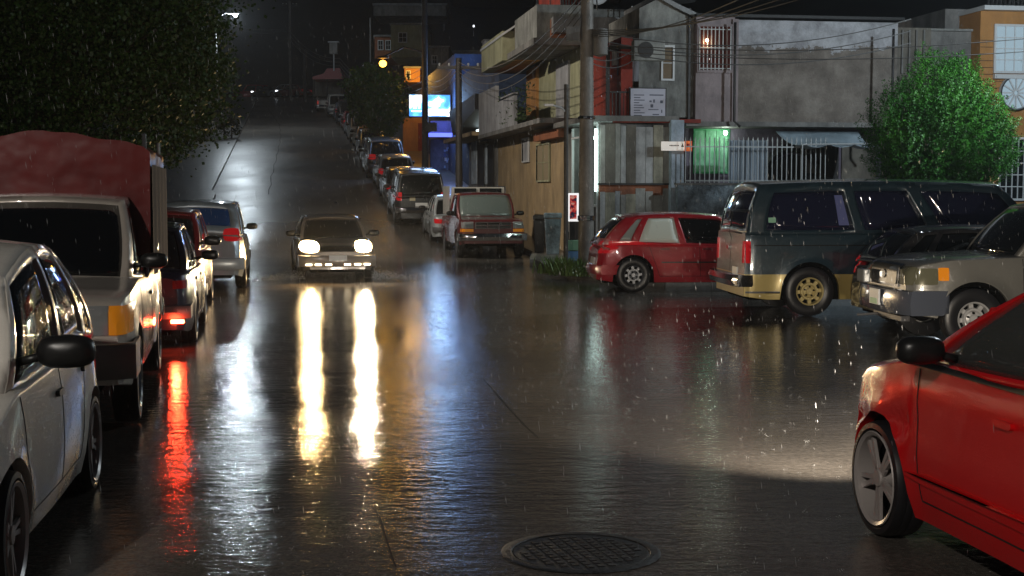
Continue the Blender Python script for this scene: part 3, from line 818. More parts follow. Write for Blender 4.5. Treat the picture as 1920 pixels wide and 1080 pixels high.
# notice board hung on it
nb = bempty('notice_board', XF, XF.u(1213, .1), 'square white notice board with lines of small dark print on the grey wall', 'sign', d=.1, z=XF.z(1213, 222, .1))
q = MB(); prect(q, XF, 1181, 168, 1246, 224, .0, .1); wp(q, 'board', simple('notice white', (.50, .50, .60), .4), nb)
q = MB()
for i in range(9):
    y = 179 + i * 4.7; prect(q, XF, 1187, y, 1187 + [19, 12, 20, 10, 16, 19, 12, 20, 15][i], y + 1.7, .1, .104)
prect(q, XF, 1216, 179, 1242, 181, .1, .104)
for (x, y, w2, h2) in [(1216, 190, 4, 3), (1223, 188, 3, 6), (1218, 197, 5, 6), (1236, 190, 5, 5), (1214, 206, 19, 1.6), (1222, 215, 12, 2), (1238, 207, 2, 6)]: prect(q, XF, x, y, x + w2, y + h2, .1, .104)
wp(q, 'print', simple('notice print', (.08, .09, .13), .6), nb)
q = MB(); prect(q, XF, 1179.5, 166.5, 1247.5, 168, 0, .11); prect(q, XF, 1179.5, 224, 1247.5, 225.3, 0, .11); prect(q, XF, 1179.5, 168, 1181, 224, 0, .11); prect(q, XF, 1246, 168, 1247.5, 224, 0, .11); wp(q, 'frame', W_['iron'], nb)

# ---- long weathered house with grilled window
lh = bempty('weathered_house', XF, 2.6, 'wide two storey house with peeling rough upper wall and whitewashed band', 'house')
DW = -.2; zt = XF.z(1520, 44, DW); zf = XF.z(1500, 231, DW)
ua, ub_, uc = XF.u(1300, DW), XF.u(1372, DW), XF.u(1676, DW)
q = MB(); slab(q, XF, ub_, uc, zf, zt, -5, DW); wp(q, 'upper_wall', peeled(zt - .72), lh)
q = MB(); slab(q, XF, ua, ub_, zf, zt + .05, -5, DW + .08); wp(q, 'side_wall', W_['pink'], lh)
q = MB(); slab(q, XF, ua - .02, uc + .1, zt + .05, zt + .12, -5.1, DW + .2); wp(q, 'roof_edge', W_['dark'], lh)
q = MB(); slab(q, XF, ub_ - .08, ub_ + .08, zf, zt, DW, DW + .14); wp(q, 'pilaster', W_['pink'], lh)
gw = window(lh, XF, 1308, 54, 1367, 134, DW + .08, 1, 1, W_['pink'], W_['redcurtain'], t=.07)
q = MB()
for i in range(9): prect(q, XF, 1308 + i * 7.2, 54, 1309.5 + i * 7.2, 134, DW + .14, DW + .16)
for y in (58, 92, 130): prect(q, XF, 1308, y, 1367, y + 1.6, DW + .14, DW + .17)
sub(q, 'grille', W_['whiteiron'], gw, lh)
lampfix(lh, XF.p(XF.u(1322, 0), XF.z(1322, 79, 0), DW + .2), (1, .75, .4), 2.0, 14, .035, 'window_lamp')
DG = -1.3
q = MB(); slab(q, XF, XF.u(1283, DG), XF.u(1700, DG), 0, zf, -5, DG); wp(q, 'ground_wall', W_['purple'], lh)
q = MB(); slab(q, XF, ua - .3, uc + .1, zf - .12, zf, -5, DW + .25); wp(q, 'floor_slab', W_['grey'], lh)
gwin = window(lh, XF, 1301, 246, 1362, 322, DG + .02, 3, 1, simple('green frame', (.05, .3, .12), .5), wall('green curtain', (.30, .62, .42), (.06, .30, .12), 5, .7, .3, .4), label='green curtained window lit by a bare bulb')
lampfix(lh, XF.p(XF.u(1358, DG + .5), XF.z(1358, 250, DG + .5), DG + .5), (.85, 1, .85), 8, 30, .05, 'porch_bulb')
q = MB(); prect(q, XF, 1536, 275, 1570, 345, DG, DG + .05); wp(q, 'door', W_['dark'], lh)
q = MB(); prect(q, XF, 1508, 262, 1534, 325, DG, DG + .06); wp(q, 'shutter', W_['wood'][3], lh)
q = MB(); prect(q, XF, 1576, 268, 1640, 345, DG, DG + .05); wp(q, 'shutter', W_['wood'][3], lh)
q = MB()
for i in range(16):
    a0 = PI * i / 16; a1 = PI * (i + 1) / 16
    cu, cz, rw = XF.u(1482, DG), 1.9, 1.0
    P2 = [(cu + rw * math.cos(a0), cz + 1.3 * math.sin(a0)), (cu + rw * math.cos(a1), cz + 1.3 * math.sin(a1)), (cu + .8 * rw * math.cos(a1), cz + 1.05 * math.sin(a1)), (cu + .8 * rw * math.cos(a0), cz + 1.05 * math.sin(a0))]
    tri(q, XF, P2, DG, DG + .12)
wp(q, 'arch', W_['iron'], lh)
q = MB(); tri(q, XF, [(XF.u(1482, DG) + .78 * math.cos(PI * i / 14), 1.9 + 1.0 * math.sin(PI * i / 14)) for i in range(15)] , DG, DG + .03); prect(q, XF, 1452, 320, 1512, 345, DG, DG + .03, 0, .15); wp(q, 'arch_opening', W_['dark'], lh)

# rooftop and wall clutter, each a thing
def tank(x, y, Y, label):
    o = empty('water_tank', at(x, y, Y), 0, label, 'tank', 'water tanks on the roofs'); q = MB()
    q.lathe([(0, 1.15), (.16, 1.15), (.18, 1.08), (.45, .95), (.52, .85), (.5, .6), (.53, .55), (.5, .5), (.53, .1), (.48, 0), (0, 0)], 20, Matrix.Rotation(PI / 2, 4, 'X')); q.build('tank_body', simple('black tank plastic', (.02, .02, .022), .35), o, auto=30)
    q = MB(); q.lathe([(0, 1.22), (.15, 1.22), (.18, 1.15)], 16, Matrix.Rotation(PI / 2, 4, 'X')); q.build('lid', W_['iron'], o)
tank(1268, 8, 39, 'black water tank behind the gable of the concrete house'); tank(1130, 14, 41.5, 'black water tank on the rooftop rooms beside the corner pole')
def dish(x, y, Y, rz, label):
    o = empty('satellite_dish', at(x, y, Y), rz, label, 'dish', 'satellite dishes on the houses'); q = MB()
    q.lathe([(0, 0), (.12, .02), (.24, .07), (.32, .13)], 20, Matrix.Translation((0, 0, .5)) @ Matrix.Rotation(R(25), 4, 'X') @ Matrix.Rotation(PI, 4, 'Z')); d = q.build('reflector', W_['frame'], o, smooth=True); d.modifiers.new('s', 'SOLIDIFY').thickness = .01
    q = MB(); q.tube([(0, 0, 0), (0, .05, .45)], .02, 6); q.tube([(0, 0, .35), (0, -.3, .6)], .01, 5); q.build('mount', W_['iron'], o)
dish(1118, 24, 40.3, .4, 'pale satellite dish on the rooftop behind the corner pole')
def acunit(x, y, Y, label):
    o = empty('air_conditioner', at(x, y, Y), R(9), label, 'air conditioner', 'air conditioners on the walls'); q = MB(); q.box(-.4, .4, -.3, 0, 0, .5); q.build('casing', W_['pale'], o, bevel=.02)
    q = MB(); q.lathe([(.2, .02), (.2, 0), (.0, 0)], 20, Matrix.Translation((-.1, -.32, .26)) @ Matrix.Rotation(0, 4, 'X'))
    for k in range(5): q.lathe([(.04 * k + .02, .005), (.04 * k + .03, .005)], 20, Matrix.Translation((-.1, -.325, .26)))
    q.build('fan_grille', W_['iron'], o)
acunit(1210, 118, 35.3, 'boxy air conditioner on the gabled wall above the notice board')
for (xs1, ytop, ybot, lb) in ((1374, 46, 228, 'vertical drainpipe down the left edge of the peeling wall'), (1668, 58, 240, 'vertical drainpipe at the right end of the peeling wall')):
    q = MB(); a_, b_ = at(xs1, ytop, 36.0), at(xs1, ybot, 36.0); q.tube([a_, a_.lerp(b_, .5), b_, b_ + Vector((.15, -.05, -.15))], .035, 8); tag(q.build('drainpipe', W_['iron'], smooth=True), lb, 'pipe', 'drainpipes on the peeling wall')
# laundry line on the balcony
lo = empty('laundry', XF.p(XF.u(1150), Z1 + 1.9, -.3), 0, 'clothes hung to dry on the corner balcony', 'laundry'); q = MB(); rn = random.Random(12)
for i, (a_, w2, h2) in enumerate(((1150, .24, .5), (1160, .3, .75), (1173, .2, .4), (1182, .28, .9))):
    q = MB(); uu = XF.u(a_)
    q.grid(lambda u, v: XF.p(uu + w2 * u, Z1 + 1.95 - h2 * v, -.3 + .03 * math.sin(u * 9 + v * 3)), 8, 8); o_ = wp(q, 'garment', simple('cloth %d' % i, [(.35, .35, .38), (.12, .13, .18), (.4, .38, .33), (.2, .2, .22)][i], .9), lo, weld=False, auto=None); o_.modifiers.new('s', 'SOLIDIFY').thickness = .008
q = MB(); q.tube([XF.p(XF.u(1140), Z1 + 1.96, -.3), XF.p(XF.u(1198), Z1 + 1.96, -.3)], .006, 5); wp(q, 'line', W_['iron'], lo)

# pale blue column at the party wall
colm = bempty('blue_column', XF, 2.1, 'pale blue flaking square column between boards and railings', 'column')
q = MB(); prect(q, XF, 1257, 226, 1281, 400, -.1, .25, 0, .15); q2 = [XF.u(1257, .25), XF.u(1281, .25)]
wp(q, 'shaft', W_['bluecol'], colm)
q = MB(); slab(q, XF, q2[0] - .04, q2[1] + .04, .15, .4, -.1, .29); wp(q, 'base', W_['stone'], colm)

# street name plate
sp_ = bempty('street_sign', XF, XF.u(1267, .42), 'white and orange street name plate on the blue column', 'sign', d=.4, z=XF.z(1267, 283, .42))
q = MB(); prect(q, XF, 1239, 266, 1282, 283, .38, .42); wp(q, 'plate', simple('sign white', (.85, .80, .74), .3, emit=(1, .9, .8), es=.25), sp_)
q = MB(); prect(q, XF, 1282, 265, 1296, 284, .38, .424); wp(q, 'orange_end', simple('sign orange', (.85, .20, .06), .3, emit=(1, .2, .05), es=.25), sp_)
q = MB()
for i in range(7): prect(q, XF, 1254 + i * 2.6, 272.3, 1255.8 + i * 2.6, 274.6, .42, .423)
prect(q, XF, 1277.4, 270, 1279.2, 276, .42, .423); prect(q, XF, 1276, 273.5, 1280.6, 275.8, .42, .423); wp(q, 'lettering', simple('sign print', (.08, .05, .03), .5), sp_)
q = MB(); prect(q, XF, 1286, 270, 1291.5, 276, .424, .427); wp(q, 'red_square', simple('sign red', (.55, .02, .01), .5), sp_)
q = MB(); prect(q, XF, 1262, 272, 1266, 276, .2, .38); wp(q, 'bracket', W_['iron'], sp_)

# ---- low wall and railings
DFn = .75
lw = bempty('low_wall', XF, XF.u(1282, DFn), 'low blue grey mottled wall behind the red hatchback and van', 'wall')
q = MB(); prect(q, XF, 1270, 346, 1660, 400, DFn - .18, DFn, 0, .1); wp(q, 'wall', W_['stone'], lw)
q = MB(); prect(q, XF, 1268, 343, 1662, 347, DFn - .22, DFn + .03); wp(q, 'coping', W_['grey'], lw)
fn = bempty('railing_fence', XF, XF.u(1282, DFn), 'white spiked iron railings on the low wall', 'fence', z=XF.z(1400, 343, DFn), d=DFn - .1)
q = MB(); n = 30
for i in range(n):
    x = 1284 + i * (1545 - 1284) / (n - 1); u0 = XF.u(x, DFn - .1); zt_ = XF.z(1400, 264, DFn - .1); zb_ = XF.z(1400, 343, DFn - .1)
    slab(q, XF, u0 - .010, u0 + .010, zb_, zt_, DFn - .11, DFn - .09)
    tri(q, XF, [(u0 - .018, zt_), (u0 + .018, zt_), (u0, zt_ + .09)], DFn - .108, DFn - .092)
wp(q, 'bars', W_['whiteiron'], fn, auto=None)
q = MB()
for y in (275, 338): prect(q, XF, 1284, y, 1545, y + 2.2, DFn - .115, DFn - .085)
wp(q, 'rail', W_['whiteiron'], fn)
ss = bempty('sheet_panel', XF, XF.u(1405, .4), 'pale blue corrugated sheet standing behind the railings', 'panel', z=.2, d=.4)
q = MB(); u0, u1 = XF.u(1366, .4), XF.u(1436, .4); zt_ = XF.z(1400, 264, .4)
q.grid(lambda u, v: XF.p(u0 + (u1 - u0) * u, .3 + (zt_ - .3) * v, .4 + .015 * math.sin(u * 60)), 90, 1)
so = wp(q, 'sheet', W_['sheet'], ss, auto=None, weld=False); so.modifiers.new('s', 'SOLIDIFY').thickness = .01
# tarpaulin awning
ta = bempty('tarpaulin', XF, XF.u(1560, .6), 'sagging pale blue tarpaulin stretched as an awning beside the tree', 'awning', z=3, d=0)
q = MB(); u0, u1 = XF.u(1482, .9), XF.u(1640, .9); zA, zB = XF.z(1560, 247, 0), XF.z(1560, 272, 1)
q.grid(lambda u, v: XF.p(u0 + (u1 - u0) * u + .25 * (1 - u) * v, zA + (zB - zA) * v - .14 * math.sin(PI * v) * (1 + .5 * math.sin(9 * u)) - .07 * abs(math.sin(u * PI * 3)) * v, -.3 + 1.4 * v), 40, 10)
to = wp(q, 'sheet', W_['tarp'], ta, weld=False); to.modifiers.new('s', 'SOLIDIFY').thickness = .008
q = MB(); q.tube([XF.p(u0 + .2, zB, 1.12), XF.p(u1, zB + .03, 1.12)], .02, 6); q.tube([XF.p(u0 + .2, zB, 1.12), XF.p(u0 + .2, .15, 1.12)], .02, 6); wp(q, 'support_pole', W_['whiteiron'], ta)

# ---- brown and grey walls up to the orange house
bh = bempty('brown_house', XF, XF.u(1700), 'narrow brown walled house between the weathered house and the tree', 'house')
q = MB(); prect(q, XF, 1676, 56, 1738, 400, -5, -.4, 0, 0); wp(q, 'wall', W_['wood'][3], bh)
q = MB()
for x in (1684, 1697, 1710, 1724): prect(q, XF, x, 60, x + 3, 140, -.4, -.33)
wp(q, 'pilaster', W_['grey'], bh)
gwh = bempty('grey_house', XF, XF.u(1780), 'plain grey house wall rising behind the bright green tree', 'house')
q = MB(); prect(q, XF, 1738, 62, 1830, 400, -5, -.5, 0, 0); prect(q, XF, 1763, 22, 1826, 62, -5, -1.2); wp(q, 'wall', W_['grey'], gwh)
q = MB(); prect(q, XF, 1738, 58, 1832, 62, -5, -.4); wp(q, 'coping', W_['pale'], gwh)
oh = bempty('orange_house', XF, XF.u(1835), 'orange house with white barred windows and a fan light at the right', 'house')
q = MB(); slab(q, XF, XF.u(1829, 0), XF.u(1829, 0) + 6, 0, XF.z(1870, 26, 0), -6, 0); wp(q, 'wall', W_['orange'], oh)
q = MB()
for i in range(24):
    zz = XF.z(1870, 80 + i * 12.5, 0); slab(q, XF, XF.u(1829, 0), XF.u(1829, 0) + .9, zz, zz + .015, 0, .006)
wp(q, 'joint_lines', W_['iron'], oh)
q = MB(); slab(q, XF, XF.u(1826, 0), XF.u(1829, 0) + 6, XF.z(1870, 26, 0), XF.z(1870, 18, 0), -6, .3); slab(q, XF, XF.u(1854, 0), XF.u(1829, 0) + 6, XF.z(1870, 150, 0), XF.z(1870, 142, 0), 0, .12); wp(q, 'cornice', W_['frame'], oh)
lit = emis('lit window pane', (.62, .85, 1), .35)
for (a, b, c_, d_, nx_, ny_) in ((1858, 54, 1926, 136, 4, 4), (1872, 262, 1926, 372, 5, 5)):
    window(oh, XF, a, b, c_, d_, .02, nx_, ny_, W_['frame'], lit if b < 200 else W_['pane'], t=.06)
q = MB(); cu, cz, rr = XF.u(1898, .05), XF.z(1898, 176, .05), .42
for k in range(12):
    a0 = 2 * PI * k / 12
    tri(q, XF, [(cu + .06 * math.cos(a0 - .3), cz + .06 * math.sin(a0 - .3)), (cu + rr * math.cos(a0 - .04), cz + rr * math.sin(a0 - .04)), (cu + rr * math.cos(a0 + .04), cz + rr * math.sin(a0 + .04)), (cu + .06 * math.cos(a0 + .3), cz + .06 * math.sin(a0 + .3))], .02, .07)
for k in range(28):
    a0, a1 = 2 * PI * k / 28, 2 * PI * (k + 1) / 28
    tri(q, XF, [(cu + rr * math.cos(a0), cz + rr * math.sin(a0)), (cu + (rr + .06) * math.cos(a0), cz + (rr + .06) * math.sin(a0)), (cu + (rr + .06) * math.cos(a1), cz + (rr + .06) * math.sin(a1)), (cu + rr * math.cos(a1), cz + rr * math.sin(a1))], .02, .09)
fw_ = wp(q, 'fan_window', W_['frame'], oh)
q = MB(); tri(q, XF, [(cu + rr * math.cos(2 * PI * k / 28), cz + rr * math.sin(2 * PI * k / 28)) for k in range(28)], 0, .015); sub(q, 'pane', lit, fw_, oh)
q = MB(); zz = XF.z(1900, 22, .3)
for i in range(14): slab(q, XF, XF.u(1834) + i * .12, XF.u(1834) + i * .12 + .03, zz, zz + .5, .2, .25)
slab(q, XF, XF.u(1834), XF.u(1834) + 5, zz + .5, zz + .55, .2, .26); wp(q, 'balcony_railing', W_['iron'], oh)

# ---- tan house on the main street
th = bempty('tan_house', MF, 4.3, 'tan rendered house with pale window beside the corner shop', 'house')
ZT = 3.85
q = MB(); slab(q, MF, 4.3, 17.4, 0, ZT, -6, 0); wp(q, 'wall', W_['tan'], th)
window(th, MF, 1008, 272, 1031, 338, .02, 2, 2, W_['cream'], simple('buff shutter', (.30, .24, .15), .6))
window(th, MF, 981, 262, 992, 302, .02, 1, 1, W_['frame'], W_['white'])
q = MB(); prect(q, MF, 1000, 246, 1046, 262, 0, .25); wp(q, 'brick_lintel', W_['brick'], th)
q = MB(); slab(q, MF, 4.3, 17.6, ZT, ZT + .14, -6, .75); wp(q, 'balcony_floor', W_['grey'], th)
q = MB(); slab(q, MF, 9.2, 17.6, ZT + .14, ZT + 1.1, .60, .72); slab(q, MF, 9.2, 12, ZT + 1.15, ZT + 1.2, .58, .74); slab(q, MF, 13.2, 17.6, ZT + 1.1, ZT + 1.7, .60, .72); wp(q, 'balcony_parapet', W_['white'], th)
q = MB(); slab(q, MF, 5.0, 12.0, ZT + .14, ZT + 2.5, -6, -.6); wp(q, 'upper_wall', W_['cream'], th)
q = MB(); slab(q, MF, 12.0, 14.0, ZT + .14, ZT + 2.3, -6, -.5); wp(q, 'orange_wall', W_['orange'], th)
q = MB(); slab(q, MF, 6.6, 8.6, ZT + .2, ZT + 2.0, -.6, -.54); wp(q, 'door', W_['white'], th)
q = MB(); tri(q, MF, [(4.6, ZT + 2.6), (15.5, ZT + 2.3), (15.5, ZT + 2.42), (4.6, ZT + 3.05)], -6, .3); wp(q, 'roof', W_['roofsheet'], th)
q = MB(); tri(q, MF, [(4.9, ZT + 2.45), (11.0, ZT + 2.45), (11.0, ZT + 2.7), (4.9, ZT + 3.0)], -.7, .31); wp(q, 'fascia', W_['brick'], th)
pl = MB(); rn = random.Random(9)
for i in range(500):
    u_, z_0, d_ = rn.uniform(7.5, 13), ZT + .3 + rn.random() ** 2 * 1.1, rn.uniform(.3, .75); s = rn.uniform(.03, .08)
    p0 = MF.p(u_, z_0, d_); a = Vector((rn.gauss(0, 1), rn.gauss(0, 1), rn.gauss(0, 1))).normalized() * s; b = a.orthogonal().normalized() * s * .5
    pl.add([p0 - b, p0 + a, p0 + b, p0 - a], [(0, 1, 2, 3)])
tag(pl.build('balcony_plants', simple('balcony leaves', (.05, .09, .03), .5)), kind='stuff')
yh = bempty('yellow_house', MF, 14, 'small ochre and cream house with white eave above the tan house roof', 'house', d=-4, z=6)
fr4 = Fr(MF.p(10, 0, -2.2), RD, -SD)
q = MB(); prect(q, fr4, 942, 62, 965, 116, -5, 0); wp(q, 'front_wall', W_['cream'], yh)
q = MB(); prect(q, fr4, 965, 55, 1012, 116, -5, -.01); wp(q, 'wall', W_['orange'], yh)
q = MB(); tri(q, fr4, [(fr4.u(938), fr4.z(938, 69)), (fr4.u(964), fr4.z(964, 52)), (fr4.u(1012), fr4.z(1012, 52)), (fr4.u(1012), fr4.z(1012, 55)), (fr4.u(965), fr4.z(965, 55)), (fr4.u(940), fr4.z(940, 72))], -5, .2); wp(q, 'roof', W_['frame'], yh)
ws_ = bempty('white_chimney', MF, 24, 'small white chimney block standing above the dark blue house', 'chimney', d=-3, z=7)
fr5 = Fr(MF.p(20, 0, -3), RD, -SD)
q = MB(); prect(q, fr5, 909, 80, 921, 116, -.6, 0); wp(q, 'shaft', W_['white'], ws_)
q = MB(); prect(q, fr5, 907.5, 77, 922.5, 80, -.65, .05); wp(q, 'cap', W_['grey'], ws_)

# ---- dark blue house with small awning and doors
bl = bempty('blue_house', MF, 17.6, 'dark blue two storey house with doors under a small brown awning', 'house')
q = MB(); slab(q, MF, 17.6, 31.5, 0, 7.2, -6, -.05); wp(q, 'wall', W_['blue'], bl)
q = MB(); slab(q, MF, 17.6, 26, 0, 3.9, -.05, .03); wp(q, 'ground_wall', W_['grey'], bl)
for (a, b) in ((896, 908), (913, 925)):
    q = MB(); prect(q, MF, a, 272, b, 345, .03, .08, 0, zg(54) + .15); wp(q, 'door', W_['dark'], bl)
q = MB(); prect(q, MF, 909, 270, 912, 345, .03, .12); wp(q, 'door_frame', W_['bluecol'], bl)
q = MB(); prect(q, MF, 884, 266, 893, 345, .03, .07); wp(q, 'side_panel', W_['bluecol'], bl)
q = MB(); tri(q, MF, [(17.8, 4.0), (27.5, 4.0), (27.5, 4.15), (17.8, 4.15)], -.05, 1.0); wp(q, 'awning', W_['tan'], bl)
q = MB(); prect(q, MF, 893, 241, 914, 249, -.05, .1); wp(q, 'lit_transom', emis('cool lit pane', (.75, .95, 1), 2.2), bl)
q = MB(); tri(q, MF, [(18, 5.0), (25.5, 4.3), (27, 5.4), (18, 5.6)], -.05, .8); wp(q, 'canopy', W_['dark'], bl)

# ---- blue-lit shop, lit screen and neon
bs = bempty('blue_lit_shop', MF, 31.5, 'shop washed in blue light with a glowing awning edge and bright doorway', 'shop')
q = MB(); slab(q, MF, 31.5, 46, 0, 8.4, -6, 0); wp(q, 'wall', W_['blue'], bs)
fr6 = Fr(MF.p(33.5, 0, 2.2), RD, -SD)                  # faces down the hill, towards the camera
fr6.O = Vector((0, fr6.O.y, 0)); 
zs_ = zg(fr6.O.y)
q = MB(); prect(q, fr6, 806, 250, 862, 257, -.4, 0); wp(q, 'awning_light', emis('blue neon edge', (.12, .16, 1), 1.6), bs)
q = MB(); prect(q, fr6, 808, 228, 866, 250, -1.4, -.05); wp(q, 'awning', wall('violet canopy', (.07, .05, .22), (.05, .035, .15), 2), bs)
q = MB(); prect(q, fr6, 851, 262, 856, 334, -.1, .02); prect(q, fr6, 866, 262, 869, 330, -.1, .02); wp(q, 'doorway_lamp', emis('blue white strip', (.55, .75, 1), 3.0), bs)
q = MB(); prect(q, fr6, 808, 262, 870, 352, -2.2, -1.8, 0, zs_); wp(q, 'shop_wall', wall('blue shop interior', (.16, .22, .34), (.08, .12, .18), 3, stain=.5), bs)
q = MB(); rn = random.Random(4)
for i in range(40):
    x = rn.uniform(832, 868); y = rn.uniform(270, 335); prect(q, fr6, x, y, x + rn.uniform(1.5, 4), y + rn.uniform(2, 7), -1.8, -1.6, i % 3)
wp(q, 'shelf_stock', [simple('b1', (.3, .5, .8), .4), simple('b2', (.6, .7, .8), .4), simple('b3', (.05, .1, .3), .4)], bs)
lamp('POINT', 'shop_light', fr6.p(fr6.u(850), zs_ + 2.4, 1.6) - bs.location, 130, (.25, .42, 1), .5, bs)
lamp('POINT', 'shop_light', fr6.p(fr6.u(866), zs_ + 5.0, 3.5) - bs.location, 80, (.3, .5, 1), .4, bs)  # added blue spill lamp without a fixture, reaches the dark blue house wall
# screen
scn = empty('screen_sign', fr6.p(fr6.u(807), fr6.z(807, 220), .2), 0, 'glowing blue and white sign panel hung high beside the dark pole', 'sign')
q = MB(); prect(q, fr6, 767.5, 178.5, 846, 220.5, -.15, .2); wp(q, 'casing', W_['iron'], scn)
sm, st, spn = newmat('lit blue and white panel')
tc = st.nodes.new('ShaderNodeTexCoord'); nz = st.nodes.new('ShaderNodeTexNoise'); nz.inputs['Scale'].default_value = 1.6; nz.inputs['Detail'].default_value = 1.5
st.links.new(tc.outputs['Object'], nz.inputs[0])
cr_ = ramp(st, nz.outputs[0], [(.36, (.03, .16, .75)), (.47, (.10, .42, 1.0)), (.53, (.6, .9, 1)), (.6, (1, 1, 1))])
st.links.new(cr_, spn.inputs['Emission Color']); setp(spn, **{'Emission Strength': 2.6, 'Base Color': (0, 0, 0, 1)})
q = MB(); prect(q, fr6, 769, 180, 844.5, 219, .2, .22); wp(q, 'panel', sm, scn)
q = MB(); prect(q, fr6, 773, 208, 791, 211, .22, .235); prect(q, fr6, 776, 191, 782, 205, .22, .235); prect(q, fr6, 785, 190, 789, 205, .22, .235); prect(q, fr6, 806, 192, 826, 201, .22, .235); prect(q, fr6, 803, 206, 843, 218, .22, .235); wp(q, 'panel_print', emis('lit white print', (.9, 1, 1), 2.4), scn)
lamp('POINT', 'screen_light', Vector((.4, -1.2, .6)), 160, (.35, .6, 1), .6, scn)

# ---- orange-lit house behind the pole
og = bempty('ochre_house', MF, 46, 'ochre house lit orange by the sodium street lamp and an added lamp', 'house')
q = MB(); slab(q, MF, 46, 60, 0, 8.0, -6, 0); wp(q, 'wall', W_['orange'], og)
fr7 = Fr(Vector((0, MF.p(47, 0, 0).y, 0)), RD, -SD)
q = MB(); prect(q, fr7, 757, 222, 796, 350, -.4, 0, 0, zg(82)); wp(q, 'garden_wall', W_['orange'], og)
q = MB(); prect(q, fr7, 785, 232, 796, 300, 0, .06); wp(q, 'door', W_['red'], og)
lamp('POINT', 'house_fill', fr7.p(fr7.u(772), zg(82) + 4.5, 2.2) - og.location, 50, (1, .5, .08), .3, og)  # added lamp without a fixture, lights the ochre house

# ---- houses further off
def small_house(fr, x0, y0, x1, y1, mat, label, roof=None, zb=None, wins=(), depth=6):
    o = empty('distant_house', fr.p(fr.u((x0 + x1) / 2), fr.z((x0 + x1) / 2, y1), 0), 0, label, 'house', 'houses up the hill')
    q = MB(); prect(q, fr, x0, y0, x1, y1, -depth, 0, 0); wp(q, 'wall', mat, o)
    q = MB(); prect(q, fr, x0 - 2, y0 - 3, x1 + 2, y0, -depth - .3, .4); wp(q, 'roof', roof or W_['roofsheet'], o)
    for (a, b, c_, d_) in wins: window(o, fr, a, b, c_, d_, .02, 2, 2)
    return o
def ff(Y): return Fr(Vector((0, Y, 0)), Vector((1, 0, 0)), Vector((0, -1, 0)))
small_house(ff(92), 806, 92, 842, 160, W_['pale'], 'pale grey block house above the lit screen sign', wins=[(812, 108, 820, 122)])
small_house(ff(100), 846, 100, 905, 128, W_['roofsheet'], 'low grey house with wide roof behind the blue wall')
small_house(ff(104), 705, 72, 742, 112, W_['brick'], 'brick house just above the orange street lamp', wins=[(712, 80, 720, 96), (726, 80, 734, 96)])
small_house(ff(98), 735, 50, 800, 110, W_['cream'], 'dim olive house left of the dark pole', wins=[(750, 66, 764, 82)])
small_house(ff(125), 703, 14, 838, 34, W_['grey'], 'long low dark grey house near the top of the view')
small_house(ff(140), 846, -14, 1000, 4, W_['roofsheet'], 'wide dim house cut by the top edge right of the pole')
small_house(ff(128), 590, 152, 645, 182, W_['wood'][3], 'dim house under the red canopy roof', roof=W_['dark'])
small_house(ff(82), 760, 130, 789, 156, W_['orange'], 'small balcony house glowing orange beside the dark pole', wins=[(764, 136, 770, 148)])
lamp('POINT', 'balcony_fill', (at(774, 146, 80.5)), 120, (1, .5, .08), .2)  # added lamp without a fixture, tints the small balcony house orange
rc_ = empty('red_canopy', at(615, 152, 124), 0, 'red and pink canopy roof over the far end of the parked row', 'canopy')
q = MB(); f9 = ff(124)
tri(q, f9, [(f9.u(589), f9.z(589, 151)), (f9.u(589), f9.z(589, 146)), (f9.u(610), f9.z(610, 140)), (f9.u(616), f9.z(616, 131)), (f9.u(640), f9.z(640, 130)), (f9.u(646, 0), f9.z(646, 150))], -3, 0)
wp(q, 'roof', simple('red canopy', (.35, .06, .06), .5), rc_)
q = MB()
for x in (592, 616, 642): q.tube([at(x, 150, 124.5), at(x, 200, 124.5)], .05, 6)
wp(q, 'canopy_post', W_['iron'], rc_)
# ================================================================== STREET FURNITURE
def pole(name, x, yt, yb, Y, r0, r1, mat, label, lampdir=None, cross=0, z0=None):
    z0 = zg(Y) if z0 is None else z0
    X = at(x, 0, Y).x; zt = at(x, yt, Y).z
    o = empty(name, (X, Y, z0), 0, label, 'pole', None)
    q = MB(); n = 12; q.tube([(0, 0, (zt - z0) * i / n) for i in range(n + 1)], r0, 16, r2=r1)
    s = q.build('shaft', mat, o, auto=40)
    for k in range(cross):
        q = MB(); zz = zt - z0 - .35 - k * .8; q.box(-.8, .8, -.05, .05, zz - .06, zz + .06); q.build('crossarm', M['darkpole'], o)
        q = MB()
        for i in range(5): q.lathe([(.0, .12), (.04, .1), (.045, .05), (.03, .04), (.03, 0)], 8, Matrix.Translation((-.72 + i * .36, 0, zz + .06)) @ Matrix.Rotation(PI / 2, 4, 'X'))
        q.build('insulator', W_['frame'], o, auto=30)
    return o, Vector((X, Y, zt))
p1, p1t = pole('utility_pole', 1099, -60, 510, 30.3, .175, .13, M['pole'], 'thick concrete utility pole at the corner kerb beside the red hatchback', cross=1, z0=.15)
q = MB()
for zz in (1.15, 1.2, 3.35, 6.1, 6.25): q.lathe([(.185, -.03), (.19, -.02), (.19, .02), (.185, .03)], 16, Matrix.Translation((0, 0, zz)) @ Matrix.Rotation(PI / 2, 4, 'X'))
q.build('steel_band', M['chrome'], p1)
q = MB(); q.tube([(0, -.1, 7.0 - 1.2), (.1, -.25, 5.95), (.35, -.5, 6.0)], .025, 8); q.build('lamp_arm', M['rim_white'], p1)
q = MB(); q.grid(lambda u, v: Vector((.42 + .2 * math.cos(2 * PI * u) * math.sin(PI * v), -.55 + .12 * math.sin(2 * PI * u) * math.sin(PI * v), 5.98 + .09 * math.cos(PI * v))), 14, 8); q.build('lamp_head', M['rim_white'], p1, smooth=True)
q = MB(); q.lathe([(0, .3), (.16, .3), (.17, .25), (.17, -.25), (.0, -.3)], 16, Matrix.Translation((.28, -.05, 4.95)) @ Matrix.Rotation(PI / 2, 4, 'X')); q.build('transformer_can', W_['grey'], p1, auto=30)
